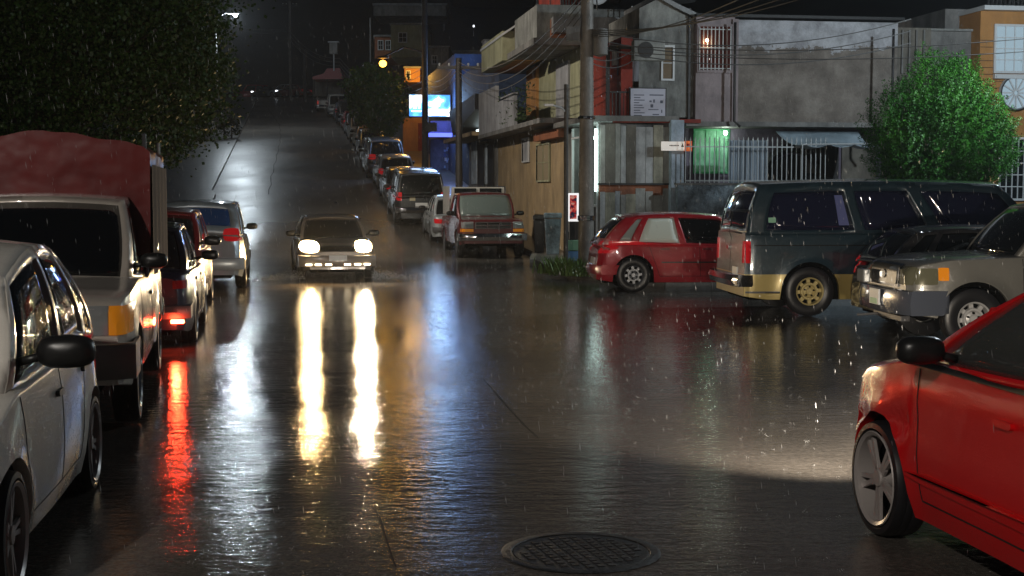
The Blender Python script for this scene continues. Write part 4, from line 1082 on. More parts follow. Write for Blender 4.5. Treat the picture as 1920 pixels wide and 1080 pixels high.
q = MB(); q.box(-.45, -.15, -.1, .12, 5.0, 5.3); q.build('meter_box', W_['grey'], p1)
p2, p2t = pole('thin_post', 1061, 160, 500, 31.8, .055, .05, M['darkpole'], 'slim dark steel post just left of the concrete pole', z0=.15)
q = MB(); q.tube([(0, 0, 3.55), (-.12, -.1, 3.65), (-.35, -.3, 3.7)], .02, 6); q.box(-.5, -.3, -.4, -.2, 3.67, 3.72); q.build('side_arm', M['rim_white'], p2)
p3, p3t = pole('utility_pole', 861, 112, 340, 52.5, .14, .11, M['darkpole'], 'dark utility pole in front of the dark blue house', cross=1)
p4, p4t = pole('utility_pole', 798, -30, 285, 64, .16, .12, M['darkpole'], 'tall dark utility pole crossing in front of the lit screen sign')
q = MB(); q.box(-.02, .55, -.14, -.1, at(0, 247, 64).z - zg(64), at(0, 231, 64).z - zg(64)); q.build('small_sign', W_['grey'], p4)
p5, p5t = pole('utility_pole', 548, 8, 172, 150, .16, .12, M['pole'], 'far pale utility pole at the crest of the hill', cross=1)
p6, p6t = pole('utility_pole', 575, 96, 176, 146, .22, .2, M['darkpole'], 'short thick dark pole right of the far pale pole')
p7, p7t = pole('utility_pole', 698, 38, 140, 100, .09, .07, M['darkpole'], 'thin dim pole behind the tree on the parked row')
# transformer seen up the street
tf = empty('transformer', at(629, 100, 118), 0, 'small square transformer box hung on cables above the red canopy', 'transformer')
q = MB(); q.box(-.35, .35, -.3, .3, -.2, .75); q.build('casing', W_['grey'], tf, bevel=.05)
q = MB(); q.box(-.45, .45, -.35, .35, .75, .82); q.build('lid', W_['whiteiron'], tf)
q = MB(); q.tube([(0, 0, -.2), (0, 0, -1.6)], .07, 6); q.build('stem', W_['whiteiron'], tf)

# cables
def cable(a, b, sag, label, r=.012, n=18):
    q = MB(); a, b = Vector(a), Vector(b)
    q.tube([a.lerp(b, i / n) - Vector((0, 0, sag * 4 * (i / n) * (1 - i / n))) for i in range(n + 1)], r, 5)
    return tag(q.build('cable', M['wire']), label, 'cable', 'overhead cables')
cn = 'dark overhead cable crossing the street scene'
def cab(x0, y0, Y0, x1, y1, Y1, sag, label, r=.012): return cable(at(x0, y0, Y0), at(x1, y1, Y1), sag, label, r)
for i in range(4): cab(1099 - 8 + i * 6, -8 + i * 4, 30.3, 860, 118 + i * 9, 52.5, .8 + .12 * i, ['topmost','second','third','lowest'][i] + ' cable of the bundle from the corner pole to the pole before the blue house')
for i in range(3): cab(1099, 60 + i * 14, 30.3, 1700, 40 + i * 22, 31, .45, ['upper','middle','lower'][i] + ' cable of the group slung across the weathered house front')
for i in range(2): cab(1099, 85 + i * 10, 30.3, 2050, 62 + i * 26, 28, .25, ['upper','lower'][i] + ' pale taut cable reaching from the corner pole past the orange house', .010)
for i in range(4): cab(1104, 72 - i * 4, 30.3, 1500 + i * 60, -60, 22, .3, ['first','second','third','fourth'][i] + ' cable from the left rising from the corner pole over the gabled roof')
for i in range(3): cab(861, 116 + i * 13, 52.5, 798, 150 + i * 8, 64, .4, ['upper','middle','lower'][i] + ' cable between the two dark poles near the lit screen')
for i in range(4): cab(798, 128 + i * 12, 64, 640, 112 + i * 7, 112, 1.2, ['topmost','second','third','lowest'][i] + ' cable in the sagging bundle above the tree by the parked row')
for i in range(3): cab(640, 112 + i * 7, 112, 548, 62 + i * 8, 150, .8, ['upper','middle','lower'][i] + ' cable running up to the far pale pole')
for i in range(2): cab(548, 55 + i * 6, 150, 430, 46 + i * 6, 140, .5, ['upper','lower'][i] + ' thin cable left of the far pale pole')
for i in range(2): cab(1099, 108 + i * 8, 30.3, 1190, 92 + i * 20, 36, .2, ['upper','lower'][i] + ' short cable from the corner pole to the red upper floor')

# lit advertising box and litter at the shop
ab = empty('lit_poster_box', at(1074, 412, 33.0), 0, 'small white framed lit poster box with a red and dark picture', 'sign')
A0 = at(1064, 362, 33.0) - ab.location; A1 = at(1085, 415, 33.0) - ab.location
q = MB(); q.box(A0.x, A1.x, -.03, .1, A1.z, A0.z); q.build('frame', simple('poster frame', (.75, .75, .75), .3, emit=(1, 1, 1), es=.6), ab, bevel=.01)
pm, pt_, pp = newmat('poster picture'); n_ = noise(pt_, 9, 2); cpo = ramp(pt_, n_, [(.42, (.01, .01, .03)), (.52, (.5, .02, .015)), (.6, (.55, .25, .2))])
pt_.links.new(cpo, pp.inputs['Base Color']); pt_.links.new(cpo, pp.inputs['Emission Color']); setp(pp, **{'Emission Strength': .45})
q = MB(); q.box(A0.x + .05, A1.x - .05, -.045, -.03, A1.z + .06, A0.z - .05); q.build('picture', pm, ab)
q = MB(); q.box(A0.x + .05, A1.x - .05, 0, .06, .15 - ab.location.z, A1.z); q.build('stand', W_['iron'], ab)
cr = empty('drink_crate', at(1073, 500, 32.8), 0, 'green and blue stacked crates under the lit poster box', 'crate'); cr.location.z = .15
q = MB(); q.box(-.16, .16, -.1, .15, 0, .34); q.build('blue_crate', simple('blue crate', (.08, .2, .38), .5), cr, bevel=.01)
q = MB(); q.box(-.15, .15, -.1, .15, .36, .6); q.build('green_crate', simple('green crate', (.15, .32, .2), .5), cr, bevel=.01)
for (x0, x1, y0, y1, Y, m, lb) in ((1021, 1052, 399, 437, 38.5, W_['stone'], 'grey lidded rubbish bin standing by the tan house wall'), (1000, 1022, 403, 440, 39.5, W_['iron'], 'dark rubbish bin left of the grey lidded bin')):
    o = empty('rubbish_bin', at((x0 + x1) / 2, y1 + 8, Y), 0, lb, 'bin'); o.location.z = zg(Y) + .15
    wd = (x1 - x0) * Y / F; hh = at(0, y0, Y).z - o.location.z
    q = MB(); n = 1; q.add([(sx * wd * k, sy * wd * k * .8, zz) for zz, k in ((0, .38), (hh * .86, .5)) for sx, sy in ((-1, -1), (1, -1), (1, 1), (-1, 1))], [(0, 1, 2, 3)[::-1], (4, 5, 6, 7), (0, 1, 5, 4), (1, 2, 6, 5), (2, 3, 7, 6), (3, 0, 4, 7)]); q.build('bin_body', m, o, bevel=.02)
    q = MB(); q.box(-wd * .54, wd * .54, -wd * .45, wd * .45, hh * .87, hh); q.build('lid', m, o, bevel=.03)

# manhole cover
mh = empty('manhole_cover', (gp(1091, 1047)[0], gp(1091, 1047)[1], .004), .3, 'round dark iron manhole cover set in the wet road', 'manhole cover')
q = MB(); RX = lambda z: Matrix.Translation((0, 0, z)) @ Matrix.Rotation(PI / 2, 4, 'X')
iron = wall('wet cast iron', (.028, .026, .025), (.010, .010, .011), 6, .5, .6, .2, False)
q.lathe([(.43, 0), (.42, .003), (.375, .004), (.37, -.0)], 64, RX(0)); q.build('ring', iron, mh, auto=30)
q = MB(); q.lathe([(.364, -.002), (.362, .0005), (0, .0015)], 64, RX(0))
for i in range(-5, 6):
    for j in range(-5, 6):
        if math.hypot(i, j) * .06 < .31: q.box(i * .06 - .018, i * .06 + .018, j * .06 - .018, j * .06 + .018, .0, .0042)
q.build('cover', iron, mh)

# weeds at the kerb
q = MB(); rn = random.Random(11)
for i in range(900):
    cx_, cy_ = rn.choice([(1.15, 30.0), (1.4, 29.85), (1.0, 30.6), (1.6, 29.7)])
    b = Vector((cx_ + rn.gauss(0, .16), cy_ + rn.gauss(0, .14), .1)); a = rn.uniform(0, 2 * PI); hgt = rn.uniform(.08, .42) * (1 if cx_ < 1.5 else .6)
    tip = b + Vector((math.cos(a) * hgt * .6, math.sin(a) * hgt * .6, hgt)); s = Vector((-math.sin(a), math.cos(a), 0)) * rn.uniform(.008, .02); mid = b.lerp(tip, .6) + Vector((0, 0, .05))
    q.add([b - s, b + s, mid + s, tip, mid - s], [(0, 1, 2, 4), (2, 3, 4)])
tag(q.build('weeds', simple('weed leaves', (.10, .17, .04), .4)), kind='stuff')

# ================================================================== TREES
def leafmat(name, c, c2):
    m, t, p = newmat(name); n = noise(t, 1.3, 3); o = ramp(t, n, [(.35, c), (.65, c2)]); t.links.new(o, p.inputs['Base Color'])
    setp(p, **{'Roughness': .5, 'Specular IOR Level': .25}); return m
M['bark'] = wall('bark', (.09, .07, .05), (.04, .03, .022), 5, .7, .8, .3)
def leafquad(q, p, s, rn, up=.0, asp=.5):
    a = Vector((rn.gauss(0, 1), rn.gauss(0, 1), rn.gauss(0, 1) + up)).normalized() * s
    b = a.cross(Vector((rn.gauss(0, 1), rn.gauss(0, 1), rn.gauss(0, 1)))).normalized() * s * asp
    q.add([p - a * .2, p + a * .4 + b, p + a, p + a * .4 - b], [(0, 1, 2, 3)])
def tree(name, base, trunk_r, limbs, clumps, n, size, mat, label, seed=1, up=0, shell=.55):
    rn = random.Random(seed); o = empty(name, base, 0, label, 'tree'); B = Vector(base)
    q = MB()
    for L in limbs:
        pts = [Vector(p) for p in L[0]]; q.tube(pts, L[1], 10, r2=L[2])
    q.build('trunk', M['bark'], o, auto=60)
    q = MB(); tot = sum(c[1] ** 2 for c in clumps)
    for (c, r, sq) in clumps:
        k = int(n * r * r / tot); c = Vector(c)
        nb = max(6, int(k / 26)); 
        for _ in range(nb):
            d = Vector((rn.gauss(0, 1), rn.gauss(0, 1), rn.gauss(0, 1))).normalized(); rr = r * (shell + (1.05 - shell) * rn.random() ** .6)
            cc = c + Vector((d.x * rr, d.y * rr, d.z * rr * sq)); br = r * rn.uniform(.10, .22)
            for _ in range(26):
                p = cc + Vector((rn.gauss(0, br), rn.gauss(0, br), rn.gauss(0, br * .9)))
                leafquad(q, p, size * rn.uniform(.6, 1.3), rn, up)
    q.build('crown', mat, o)
    return o
LD = leafmat('dark broad leaves', (.014, .036, .006), (.03, .06, .010))
# big dark tree at the left
tb = (-9.4, 26.5, 0)
rn = random.Random(2); cl = []
for (x, y, Y, r) in [(60, 30, 26, 1.9), (180, 60, 25, 1.8), (300, 60, 25, 1.3), (335, 140, 25.5, .98), (345, 225, 26, .75), (290, 190, 25, 1.4), (150, 170, 25, 1.6), (20, 160, 25, 1.6), (230, 120, 27, 1.5), (330, 265, 26, .6), (355, 90, 26, .8), (385, 150, 26.5, .55), (100, -60, 27, 2.2), (270, -70, 27, 2.0), (345, 5, 26, .7), (-80, 60, 26, 2.2), (-60, 200, 26, 1.6), (330, -50, 27, .9), (375, 50, 27, .5), (250, 262, 27, .7), (80, 230, 27, 1.1)]:
    p = at(x, y, Y); cl.append(((p.x - tb[0], p.y - tb[1], p.z), r, .85))
limbs = [([(0, 0, 0), (.1, 0, 1.2), (0, 0, 2.4)], .28, .22)] + [([(0, 0, 2.2), (c[0][0] * .45, c[0][1] * .45, 2.4 + (c[0][2] - 2.4) * .6), c[0]], .13, .03) for c in cl]
tree('broadleaf_tree', tb, .28, limbs, cl, 80000, .062, LD, 'huge dark broadleaf tree overhanging the left parked cars and red canvas', 2, shell=.3)
# second tree by the row up the hill
tb = (-6.9, 79, zg(79)); cl = []
for (x, y, Y, r) in [(700, 170, 77, 1.3), (675, 160, 78, .9), (735, 175, 78, 1.1), (710, 215, 77, 1.1), (690, 200, 76, .9), (745, 210, 78, .8), (700, 145, 78, .7), (725, 235, 77, .8), (668, 185, 78, .5)]:
    p = at(x, y, Y); cl.append(((p.x - tb[0], p.y - tb[1], p.z - tb[2]), r, 1.0))
tree('broadleaf_tree', tb, .2, [([(0, 0, 0), (-.1, 0, 1.5), (-.5, -.5, 3.2)], .17, .12)] + [([(-.4, -.4, 2.6), c[0]], .08, .02) for c in cl], cl, 9000, .16, leafmat('mid green leaves', (.06, .15, .03), (.12, .24, .05)), 'rounded green tree leaning over the parked row up the hill', 5, shell=.4)
tb = (-30.8, 143, zg(143)); cl = [((x_, 0, z_), r, 1) for x_, z_, r in ((0, 3.2, 1.9), (1.2, 2.4, 1.4), (.8, 4.3, 1.3), (-1.8, 3, 2), (-3, 5, 2), (1.9, 3.2, .8))]
tree('broadleaf_tree', tb, .2, [([(0, 0, 0), (0, 0, 1.6), (.1, 0, 3)], .2, .1)], cl, 3000, .3, leafmat('far leaves', (.05, .12, .02), (.09, .16, .03)), 'small far green tree beyond the big dark tree near the crest', 6)
tree('roadside_shrub', (-18.5, 92, zg(92)), .1, [([(0, 0, 0), (0, 0, .8)], .06, .03)], [((0, 0, .9), .9, .8), ((-1.0, 0, 1.1), 1.1, .8), ((-2.2, 1, 1.4), 1.4, .8)], 1500, .16, LD, 'low dark shrub on the left verge below the far street lamp', 8)

# clipped bright tree at the right: dense, with upright tufts
tb = (9.2, 30.3, .15); rn = random.Random(21)
o = empty('tufted_tree', tb, 0, 'dense bright green tufted tree standing behind the van', 'tree')
q = MB(); q.tube([(0, 0, 0), (.03, 0, .8), (0, .03, 1.7)], .13, 12, r2=.09)
for k in range(7): a = k * .9; q.tube([(0, 0, 1.2), (math.cos(a) * .4, math.sin(a) * .4, 2.0), (math.cos(a) * .9, math.sin(a) * .9, 2.9)], .05, 6, r2=.015)
q.build('trunk', M['bark'], o, auto=60)
q = MB()
C0 = Vector((.12, 0, 2.95 - .15))
def crownR(d):
    return 1.0 + .09 * math.sin(5 * math.atan2(d.y, d.x) + 2 * d.z) + .07 * math.sin(9 * d.x + 4 * d.z + 1)
NT = 1000
for i in range(NT):
    zf_ = 1 - 2 * (i + .5) / NT; th_ = i * 2.39996
    if zf_ < -.88: continue
    sr = math.sqrt(1 - zf_ * zf_); d = Vector((sr * math.cos(th_), sr * math.sin(th_), zf_))
    tp_ = 1 - .42 * max(0, d.z) ** 1.7; ex = Vector((1.52 * tp_, 1.4 * tp_, 1.72 if d.z > 0 else 1.35)) * crownR(d) * rn.uniform(.84, 1.05)
    p = C0 + Vector((d.x * ex.x, d.y * ex.y, d.z * ex.z))
    axis = (d * .75 + Vector((0, 0, 1.0)) + Vector((rn.gauss(0, .2), rn.gauss(0, .2), 0))).normalized(); Lh = rn.uniform(.28, .52)
    for k in range(84):
        t = rn.random() ** .8; r_ = .115 * math.sin(PI * min(1, t * .85 + .12)) + .01
        a = rn.uniform(0, 2 * PI); e1 = axis.orthogonal().normalized(); e2 = axis.cross(e1)
        rad = e1 * math.cos(a) + e2 * math.sin(a)
        pp_ = p + axis * (t - .35) * Lh + rad * r_ * rn.uniform(.5, 1)
        A_ = (axis * .7 + rad * .7).normalized() * rn.uniform(.026, .046); B_ = A_.cross(rad + axis * .2).normalized() * .012
        q.add([pp_, pp_ + A_ * .5 + B_, pp_ + A_, pp_ + A_ * .5 - B_], [(0, 1, 2, 3)])
for i in range(16000):
    d = Vector((rn.gauss(0, 1), rn.gauss(0, 1), rn.gauss(0, 1))).normalized(); s = rn.uniform(.4, .90)
    leafquad(q, C0 + Vector((d.x * 1.45 * s, d.y * 1.35 * s, d.z * 1.4 * s)), .10, rn, .3, .4)
q.build('crown', leafmat('bright cypress green', (.018, .10, .010), (.05, .20, .018)), o)

# ================================================================== CARS
def hatch(L=3.85, W=1.68, Hh=1.48, **k):
    s = dict(L=L, W=W, R=.30, clr=.19, xf=L / 2 - .74, xr=-L / 2 + .66, shoulder=.07,
      top=[(-L / 2, .86), (-L / 2 + .12, .93), (-L / 2 + .5, .97), (0, .95), (L / 2 - 1.05, .95), (L / 2 - .5, .84), (L / 2 - .16, .72), (L / 2, .60)],
      cab=dict(x=(L / 2 - 1.0, L / 2 - 1.72, -L / 2 + .52, -L / 2 + .10), H=Hh, hw=(W / 2 - .05, W / 2 - .19), crown=.05, rise=.05),
      win=[(.045, .10, .16, .19), (.20, .235, .50, .50), (.535, .53, .94, .955)], wt=(.09, .90), fw=.90,
      seams=[(L / 2 - 1.05, L / 2 - 1.08), (-.12, -.10), (-1.0, -.78)], handles=[(-.02, .82), (-.95, .84)],
      lamps=[('headlight', M['lens'], 'F', .42, .74, .60, .73, .05, .4, .03), ('taillight', M['redlens'], 'B', .60, .78, .72, .98, 0, .3, .03)],
      patches=[('grille', M['plastic'], 'F', -.34, .34, .60, .67, .2, .006), ('air_intake', M['plastic'], 'F', -.45, .45, .28, .42, .3, .006), ('plate', M['plate'], 'F', -.25, .25, .44, .55, .0, .02), ('plate', M['plate'], 'B', -.25, .25, .52, .64, 0, .015)])
    s.update(k); return s
def sedan(L=4.3, W=1.68, Hh=1.40, **k):
    s = dict(L=L, W=W, R=.30, clr=.19, xf=L / 2 - .80, xr=-L / 2 + .95, shoulder=.06,
      top=[(-L / 2, .84), (-L / 2 + .1, .90), (-L / 2 + .9, .93), (0, .91), (L / 2 - 1.2, .90), (L / 2 - .4, .80), (L / 2 - .1, .72), (L / 2, .62)],
      cab=dict(x=(L / 2 - 1.15, L / 2 - 1.85, -L / 2 + 1.10, -L / 2 + .55), H=Hh, hw=(W / 2 - .06, W / 2 - .22), crown=.04, rise=.02),
      win=[(.07, .12, .20, .22), (.22, .24, .52, .53), (.55, .56, .93, .95)], wt=(.07, .91), fw=.90,
      seams=[(L / 2 - 1.15, L / 2 - 1.18), (.02, .02), (-.95, -.75)], handles=[(.15, .80), (-.8, .80)],
      lamps=[('headlight', M['lens'], 'F', .48, .76, .62, .74, .0, .15, .03), ('taillight', M['redlens'], 'B', .48, .78, .66, .80, 0, .15, .03)],
      patches=[('grille', M['plastic'], 'F', -.38, .38, .60, .71, .1, .006), ('plate', M['plate'], 'F', -.2, .2, .42, .52, 0, .02), ('plate', M['plate'], 'B', -.2, .2, .50, .62, 0, .015)],
      bumpers=[('F', L / 2 + .02, W / 2 - .04, .38, .54, .12, .35, M['grey_plastic']), ('B', L / 2 + .02, W / 2 - .04, .38, .54, .10, .35, M['grey_plastic'])])
    s.update(k); return s
def suv(L=4.4, W=1.82, Hh=1.74, **k):
    s = dict(L=L, W=W, R=.35, clr=.24, xf=L / 2 - .82, xr=-L / 2 + .80, tw=.22, shoulder=.07,
      top=[(-L / 2, 1.02), (-L / 2 + .1, 1.08), (0, 1.06), (L / 2 - 1.2, 1.05), (L / 2 - .4, .98), (L / 2 - .1, .90), (L / 2, .78)],
      cab=dict(x=(L / 2 - 1.15, L / 2 - 1.75, -L / 2 + .38, -L / 2 + .08), H=Hh, hw=(W / 2 - .06, W / 2 - .18), crown=.05, rc=.05, rise=.04),
      win=[(.05, .08, .22, .23), (.26, .27, .54, .54), (.57, .57, .94, .95)], wt=(.08, .90), fw=.90,
      seams=[(L / 2 - 1.2, L / 2 - 1.22), (-.05, -.05), (-1.1, -.85)], handles=[(.1, .95), (-.95, .95)], handle_mat=M['grey_plastic'],
      lamps=[('headlight', M['lens'], 'F', .50, .84, .74, .90, .02, .2, .03), ('taillight', M['redlens'], 'B', .50, .86, .94, 1.20, 0, .6, .04)],
      patches=[('grille', M['plastic'], 'F', -.42, .42, .72, .90, .1, .006), ('plate', M['plate'], 'F', -.22, .22, .48, .60, 0, .02), ('plate', M['plate'], 'B', -.22, .22, .72, .85, 0, .015)],
      bumpers=[('F', L / 2 + .03, W / 2 - .03, .42, .62, .12, .4, M['grey_plastic']), ('B', L / 2 + .03, W / 2 - .03, .42, .62, .08, .4, M['grey_plastic'])])
    s.update(k); return s
def pickup(L=5.1, W=1.80, Hh=1.70, **k):
    s = dict(L=L, W=W, R=.355, clr=.30, xf=L / 2 - .80, xr=-L / 2 + 1.15, tw=.22, shoulder=.05, lean=.04, bulge=.03, gap=.08,
      hw=[(-L / 2, .97), (-L / 2 + .2, .985), (0, 1.0), (L / 2 - .5, .985), (L / 2 - .12, .94), (L / 2, .88)],
      top=[(-L / 2, 1.05), (0, 1.06), (L / 2 - 1.35, 1.06), (L / 2 - .5, 1.02), (L / 2 - .12, .99), (L / 2, .93)],
      cab=dict(x=(L / 2 - 1.35, L / 2 - 1.95, L / 2 - 3.0, L / 2 - 3.15), H=Hh, hw=(W / 2 - .05, W / 2 - .18), crown=.04, rc=.03, cr=.03, cf=.12),
      win=[(.06, .10, .14, .16), (.20, .22, .90, .93)], wt=(.07, .90), fw=.92,
      seams=[(L / 2 - 1.4, L / 2 - 1.42), (L / 2 - 2.75, L / 2 - 2.75)], handles=[(L / 2 - 2.6, .95)],
      lamps=[('headlight', M['lens'], 'F', .52, .86, .76, .92, 0, .0, .03), ('taillight', M['redlens'], 'B', .72, .86, .70, 1.0, 0, .1, .03)],
      patches=[('grille', M['chrome'], 'F', -.48, .48, .76, .92, .0, .012), ('plate', M['plate'], 'F', -.16, .16, .54, .66, 0, .10)],
      bumpers=[('F', L / 2 + .05, W / 2 - .02, .48, .68, .08, .35, M['chrome']), ('B', L / 2 + .08, W / 2 - .03, .48, .66, .04, .2, M['chrome'])])
    s.update(k); return s
def put(front_or_c, heading): return front_or_c
LG = 'cars parked along the left kerb'; RG = 'cars parked up the right side of the hill'

# --- near white hatchback, left edge, nose towards the camera
def towards(p0, p1): return math.atan2(p1[1] - p0[1], p1[0] - p0[0])
s = hatch(3.85, 1.66, 1.60, R=.31, rim=M['rim_alloy'], wheel='alloy', mirs=1.25, mir=(.62, 1.12))
s['cab'].update(x=(1.02, .25, -1.35, -1.78), H=1.62, peak=-.1, rc=.12, hw=(.78, .60), bow=.05)
s['top'] = [(-1.925, .9), (-1.8, .97), (-1.4, 1.03), (0, 1.02), (.9, 1.0), (1.4, .90), (1.75, .76), (1.925, .62)]
hd = R(-81.5)
wc, _, _, _ = car('parked_car', s, paint('near white paint', (.86, .82, .74), rough=.25), (-3.34, 7.55), hd, 'white hatchback cut off at the left edge, nearest parked car on the left', 'car', LG)
# --- beige pickup with red canvas
hd = R(-78.5); h_ = Vector((math.cos(hd), math.sin(hd))); l_ = Vector((-h_.y, h_.x))
s = pickup(5.2, 1.86, 1.86, R=.37, clr=.36, rim=M['chrome'], wheel='cap')
s['top'] = [(-2.6, 1.14), (0, 1.15), (1.2, 1.19), (2.1, 1.14), (2.45, 1.10), (2.6, 1.02)]
s['lamps'] = [('headlight', M['lens'], 'F', .50, .74, .80, 1.02, 0, .0, .03), ('turn_signal', M['amber'], 'F', .745, .90, .80, 1.02, 0, .05, .03), ('taillight', M['redlens'], 'B', .74, .88, .8, 1.1, 0, .1, .03)]
s['sidelamps'] = [('turn_signal', M['amber'], 2.42, 2.53, .80, 1.02)]
s['patches'] = [('grille', M['grey_plastic'], 'F', -.46, .46, .80, 1.02, 0, .01)]
s['bumpers'] = [('F', 2.66, .92, .46, .74, .10, .5, simple('dull silver bumper', (.30, .29, .27), .35, .4)), ('B', 2.68, .9, .5, .7, .04, .2, M['chrome'])]
s['mirs'] = 1.0; s['mir'] = (.98, 1.30)
fw0 = Vector((-3.10, 11.5)); cpos = fw0 - l_ * .93 - h_ * 1.80
pk, pk_patch, rq, _ = car('pickup_truck', s, P_BEIGE, cpos, hd, 'beige pickup truck with a red canvas cargo cover, second on the left', 'truck', LG, z=.02)
q = MB()
def canvas(u, v):                                      # u across -> arch, v along bed
    a = -1 + 2 * u; y = .95 * max(-1, min(1, a * 1.45)); e = max(0, abs(a) - .69) / .31
    z = 2.32 + .16 * (1 - min(1, abs(a) * 1.45)) ** .8 - (1.0 * e)
    z -= .025 * math.sin(PI * ((v * 3) % 1)) * (1 - e); y += math.copysign(.02, a) * math.sin(v * 31) * e
    return Vector((-2.55 + 2.75 * v, y, z + .01 * math.sin(u * 40 + v * 9)))
q.grid(canvas, 40, 30)
vs = [canvas(u / 40, 1) for u in range(41)]; vs2 = [canvas(u / 40, 0) for u in range(41)]
q.add(vs, [tuple(range(41))]); q.add(vs2, [tuple(range(40, -1, -1))])
cm, ct, cp = newmat('red canvas'); cn_ = noise(ct, 1.5, 4); ct.links.new(ramp(ct, cn_, [(.35, (.13, .008, .007)), (.65, (.22, .014, .012))]), cp.inputs['Base Color']); setp(cp, Roughness=.28, **{'Coat Weight': .6, 'Coat Roughness': .15})
bump(ct, cp, noise(ct, 1.3, 3, .5), .5, .07)
q.build('canvas_cover', cm, pk, auto=50, weld=True)
q = MB(); q.grid(lambda u, v: Vector((-2.56 + 2.70 * u, .975 + .012 * math.sin(u * 24), 1.12 + 1.04 * v)), 30, 4); q.build('side_flap', simple('grey canvas', (.03, .026, .034), .9), pk)
q = MB()
for xx in (-2.5, .18):
    for yy in (-.9, .9): q.tube([(xx, yy, 1.1), (xx, yy, 2.45)], .02, 6)
q.build('cover_frame', M['rim_steel'], pk)
# --- navy sedan with a lit red lamp
s = sedan(4.2, 1.70, 1.50); s['top'] = [(a, b + .05) for a, b in s['top']]
s['lamps'][1] = ('taillight', simple('dull red lens', (.25, .008, .01), .2, coat=1), 'B', .62, .77, .74, .84, 0, .15, .03)
nv, _, _, _ = car('parked_car', s, P_NAVY, (-5.08, 18.75), R(99.5), 'dark navy sedan with one glowing low red lamp, behind the beige pickup', 'car', LG)
rl = MB(); rl.box(-2.20, -2.14, -.76, -.60, .33, .375); rl.build('brake_light', M['red_on'], nv, bevel=.01)
lamp('SPOT', 'brake_glow', (-2.26, -.66, .36), 18, (1, .06, .02), .05, nv, target=(-9, -.66, 0), angle=120)
# --- maroon hatch facing the camera
s = hatch(3.9, 1.68, 1.60, mirs=1.15, mir=(.78, 1.12)); s['top'] = [(a, b + .06) for a, b in s['top']]
car('parked_car', s, P_MAROON, (-5.93, 23.15), R(-80.5), 'maroon hatchback facing the camera with a black mirror, before the silver one', 'car', LG)
# --- silver SUV
s = suv(4.3, 1.82, 1.70, rear_window=glassy('blue sheen glass', (.01, .05, .16), .1), mir=(.98, 1.16))  # blue reflection is put into the rear pane's base colour
s['bumpers'][1] = ('B', 2.18, .88, .40, .62, .10, .4, P_SILVER); s['fw'] = .80; s['rt'] = (.30, .84)
car('parked_car', s, paint('blue silver paint', (.36, .42, .47), .4), (-6.42, 28.85), R(99), 'silver sport utility seen from behind with a round red tail lamp, at the left', 'suv', LG)
s = sedan(4.3, 1.7, 1.42)
sed0, _, _, _ = car('parked_car', s, P_BLACK, (-8.35, 36.2), R(99), 'dark sedan half hidden under the big tree beyond the silver one', 'car', LG)

# --- oncoming sedan, headlamps lit
s = sedan(4.25, 1.66, 1.36, lean=.10)
s['lamps'][0] = ('headlight', M['headlit'], 'F', .38, .78, .60, .83, 0, .8, .03)  # lens drawn oversized so its glow takes in the lamp's glare
s['patches'] = [('grille', M['plastic'], 'F', -.38, .38, .62, .74, .1, .006), ('plate', M['plate'], 'F', -.19, .19, .43, .54, 0, .12), ('plate', M['plate'], 'B', -.2, .2, .5, .62, 0, .015)]
s['bumpers'] = [('F', 2.16, .80, .30, .54, .14, .4, P_BROWN), ('B', 2.14, .80, .36, .54, .10, .35, P_BROWN)]
hd = R(-78.5)
oc, oc_patch, rq, _ = car('oncoming_car', s, P_BROWN, (-4.15, 31.7), hd, 'dark brown sedan driving towards the camera with both headlamps on', 'car')
q = MB()
for yy in (-.62, -.42, -.2, .2, .42, .62): q.box(2.20, 2.235, yy - .07, yy + .07, .33, .37)
q.build('chrome_glow', M['chromeglow'], oc, bevel=.01)  # glow stands in for the shine of a chrome strip on the bumper
for sg in (1, -1):
    lamp('SPOT', 'headlight_beam', (2.25, sg * .58, .70), 440 if sg < 0 else 520, (1, .62, .25) if sg < 0 else (1, .82, .58), .07, oc, target=(14, sg * .8, -.15), angle=100, blend=.9)

# --- right hand row
hd = R(-81)
s = pickup(5.2, 1.90, 1.82, R=.37, clr=.36, rim=M['rim_steel'])
s['top'] = [(-2.6, 1.12), (0, 1.13), (1.2, 1.16), (2.1, 1.12), (2.48, 1.08), (2.6, 1.0)]
s['lamps'] = [('headlight', M['lens'], 'F', .56, .88, .84, 1.02, 0, .0, .03), ('turn_signal', M['amber'], 'F', .56, .90, .74, .825, 0, 0, .02), ('taillight', M['redlens'], 'B', .74, .88, .8, 1.1, 0, .1, .03)]
s['patches'] = [('grille', M['plastic'], 'F', -.52, .52, .82, 1.02, 0, .008), ('plate', M['plate'], 'F', -.17, .17, .55, .67, 0, .13)]
s['windscreen'] = simple('misted windscreen', (.16, .20, .19), .15, coat=1)
s['bumpers'] = [('F', 2.68, .93, .50, .70, .08, .4, M['chrome']), ('B', 2.68, .9, .5, .7, .04, .2, M['chrome'])]
bt, btp, rq, _ = car('pickup_truck', s, P_BURG, (-.93, 41.45), hd, 'burgundy pickup truck with chrome grille parked facing the camera', 'truck', RG, z=.02)
q = MB()
for zz in (.83, .91, 1.0): q.box(2.585, 2.635, -.52, .52, zz, zz + .018)
for yy in (-.5, -.17, .17, .5): q.box(2.585, 2.64, yy - .012, yy + .012, .83, 1.018)
q.build('grille_bars', M['chrome'], bt)
q = MB(); q.grid(lambda u, v: Vector((-2.55 + 1.9 * v, .86 * math.copysign(min(1, abs(-1 + 2 * u) * 1.25), u - .5), 2.02 - .85 * max(0, abs(-1 + 2 * u) - .8) / .2 + .03 * (1 - abs(2 * u - 1)))), 30, 4)
q.add([(-.65, -.86, 1.17), (-.65, .86, 1.17), (-.65, .80, 2.0), (-.65, -.80, 2.0)], [(0, 1, 2, 3)])
q.build('camper_shell', P_WHITE, bt, auto=40)
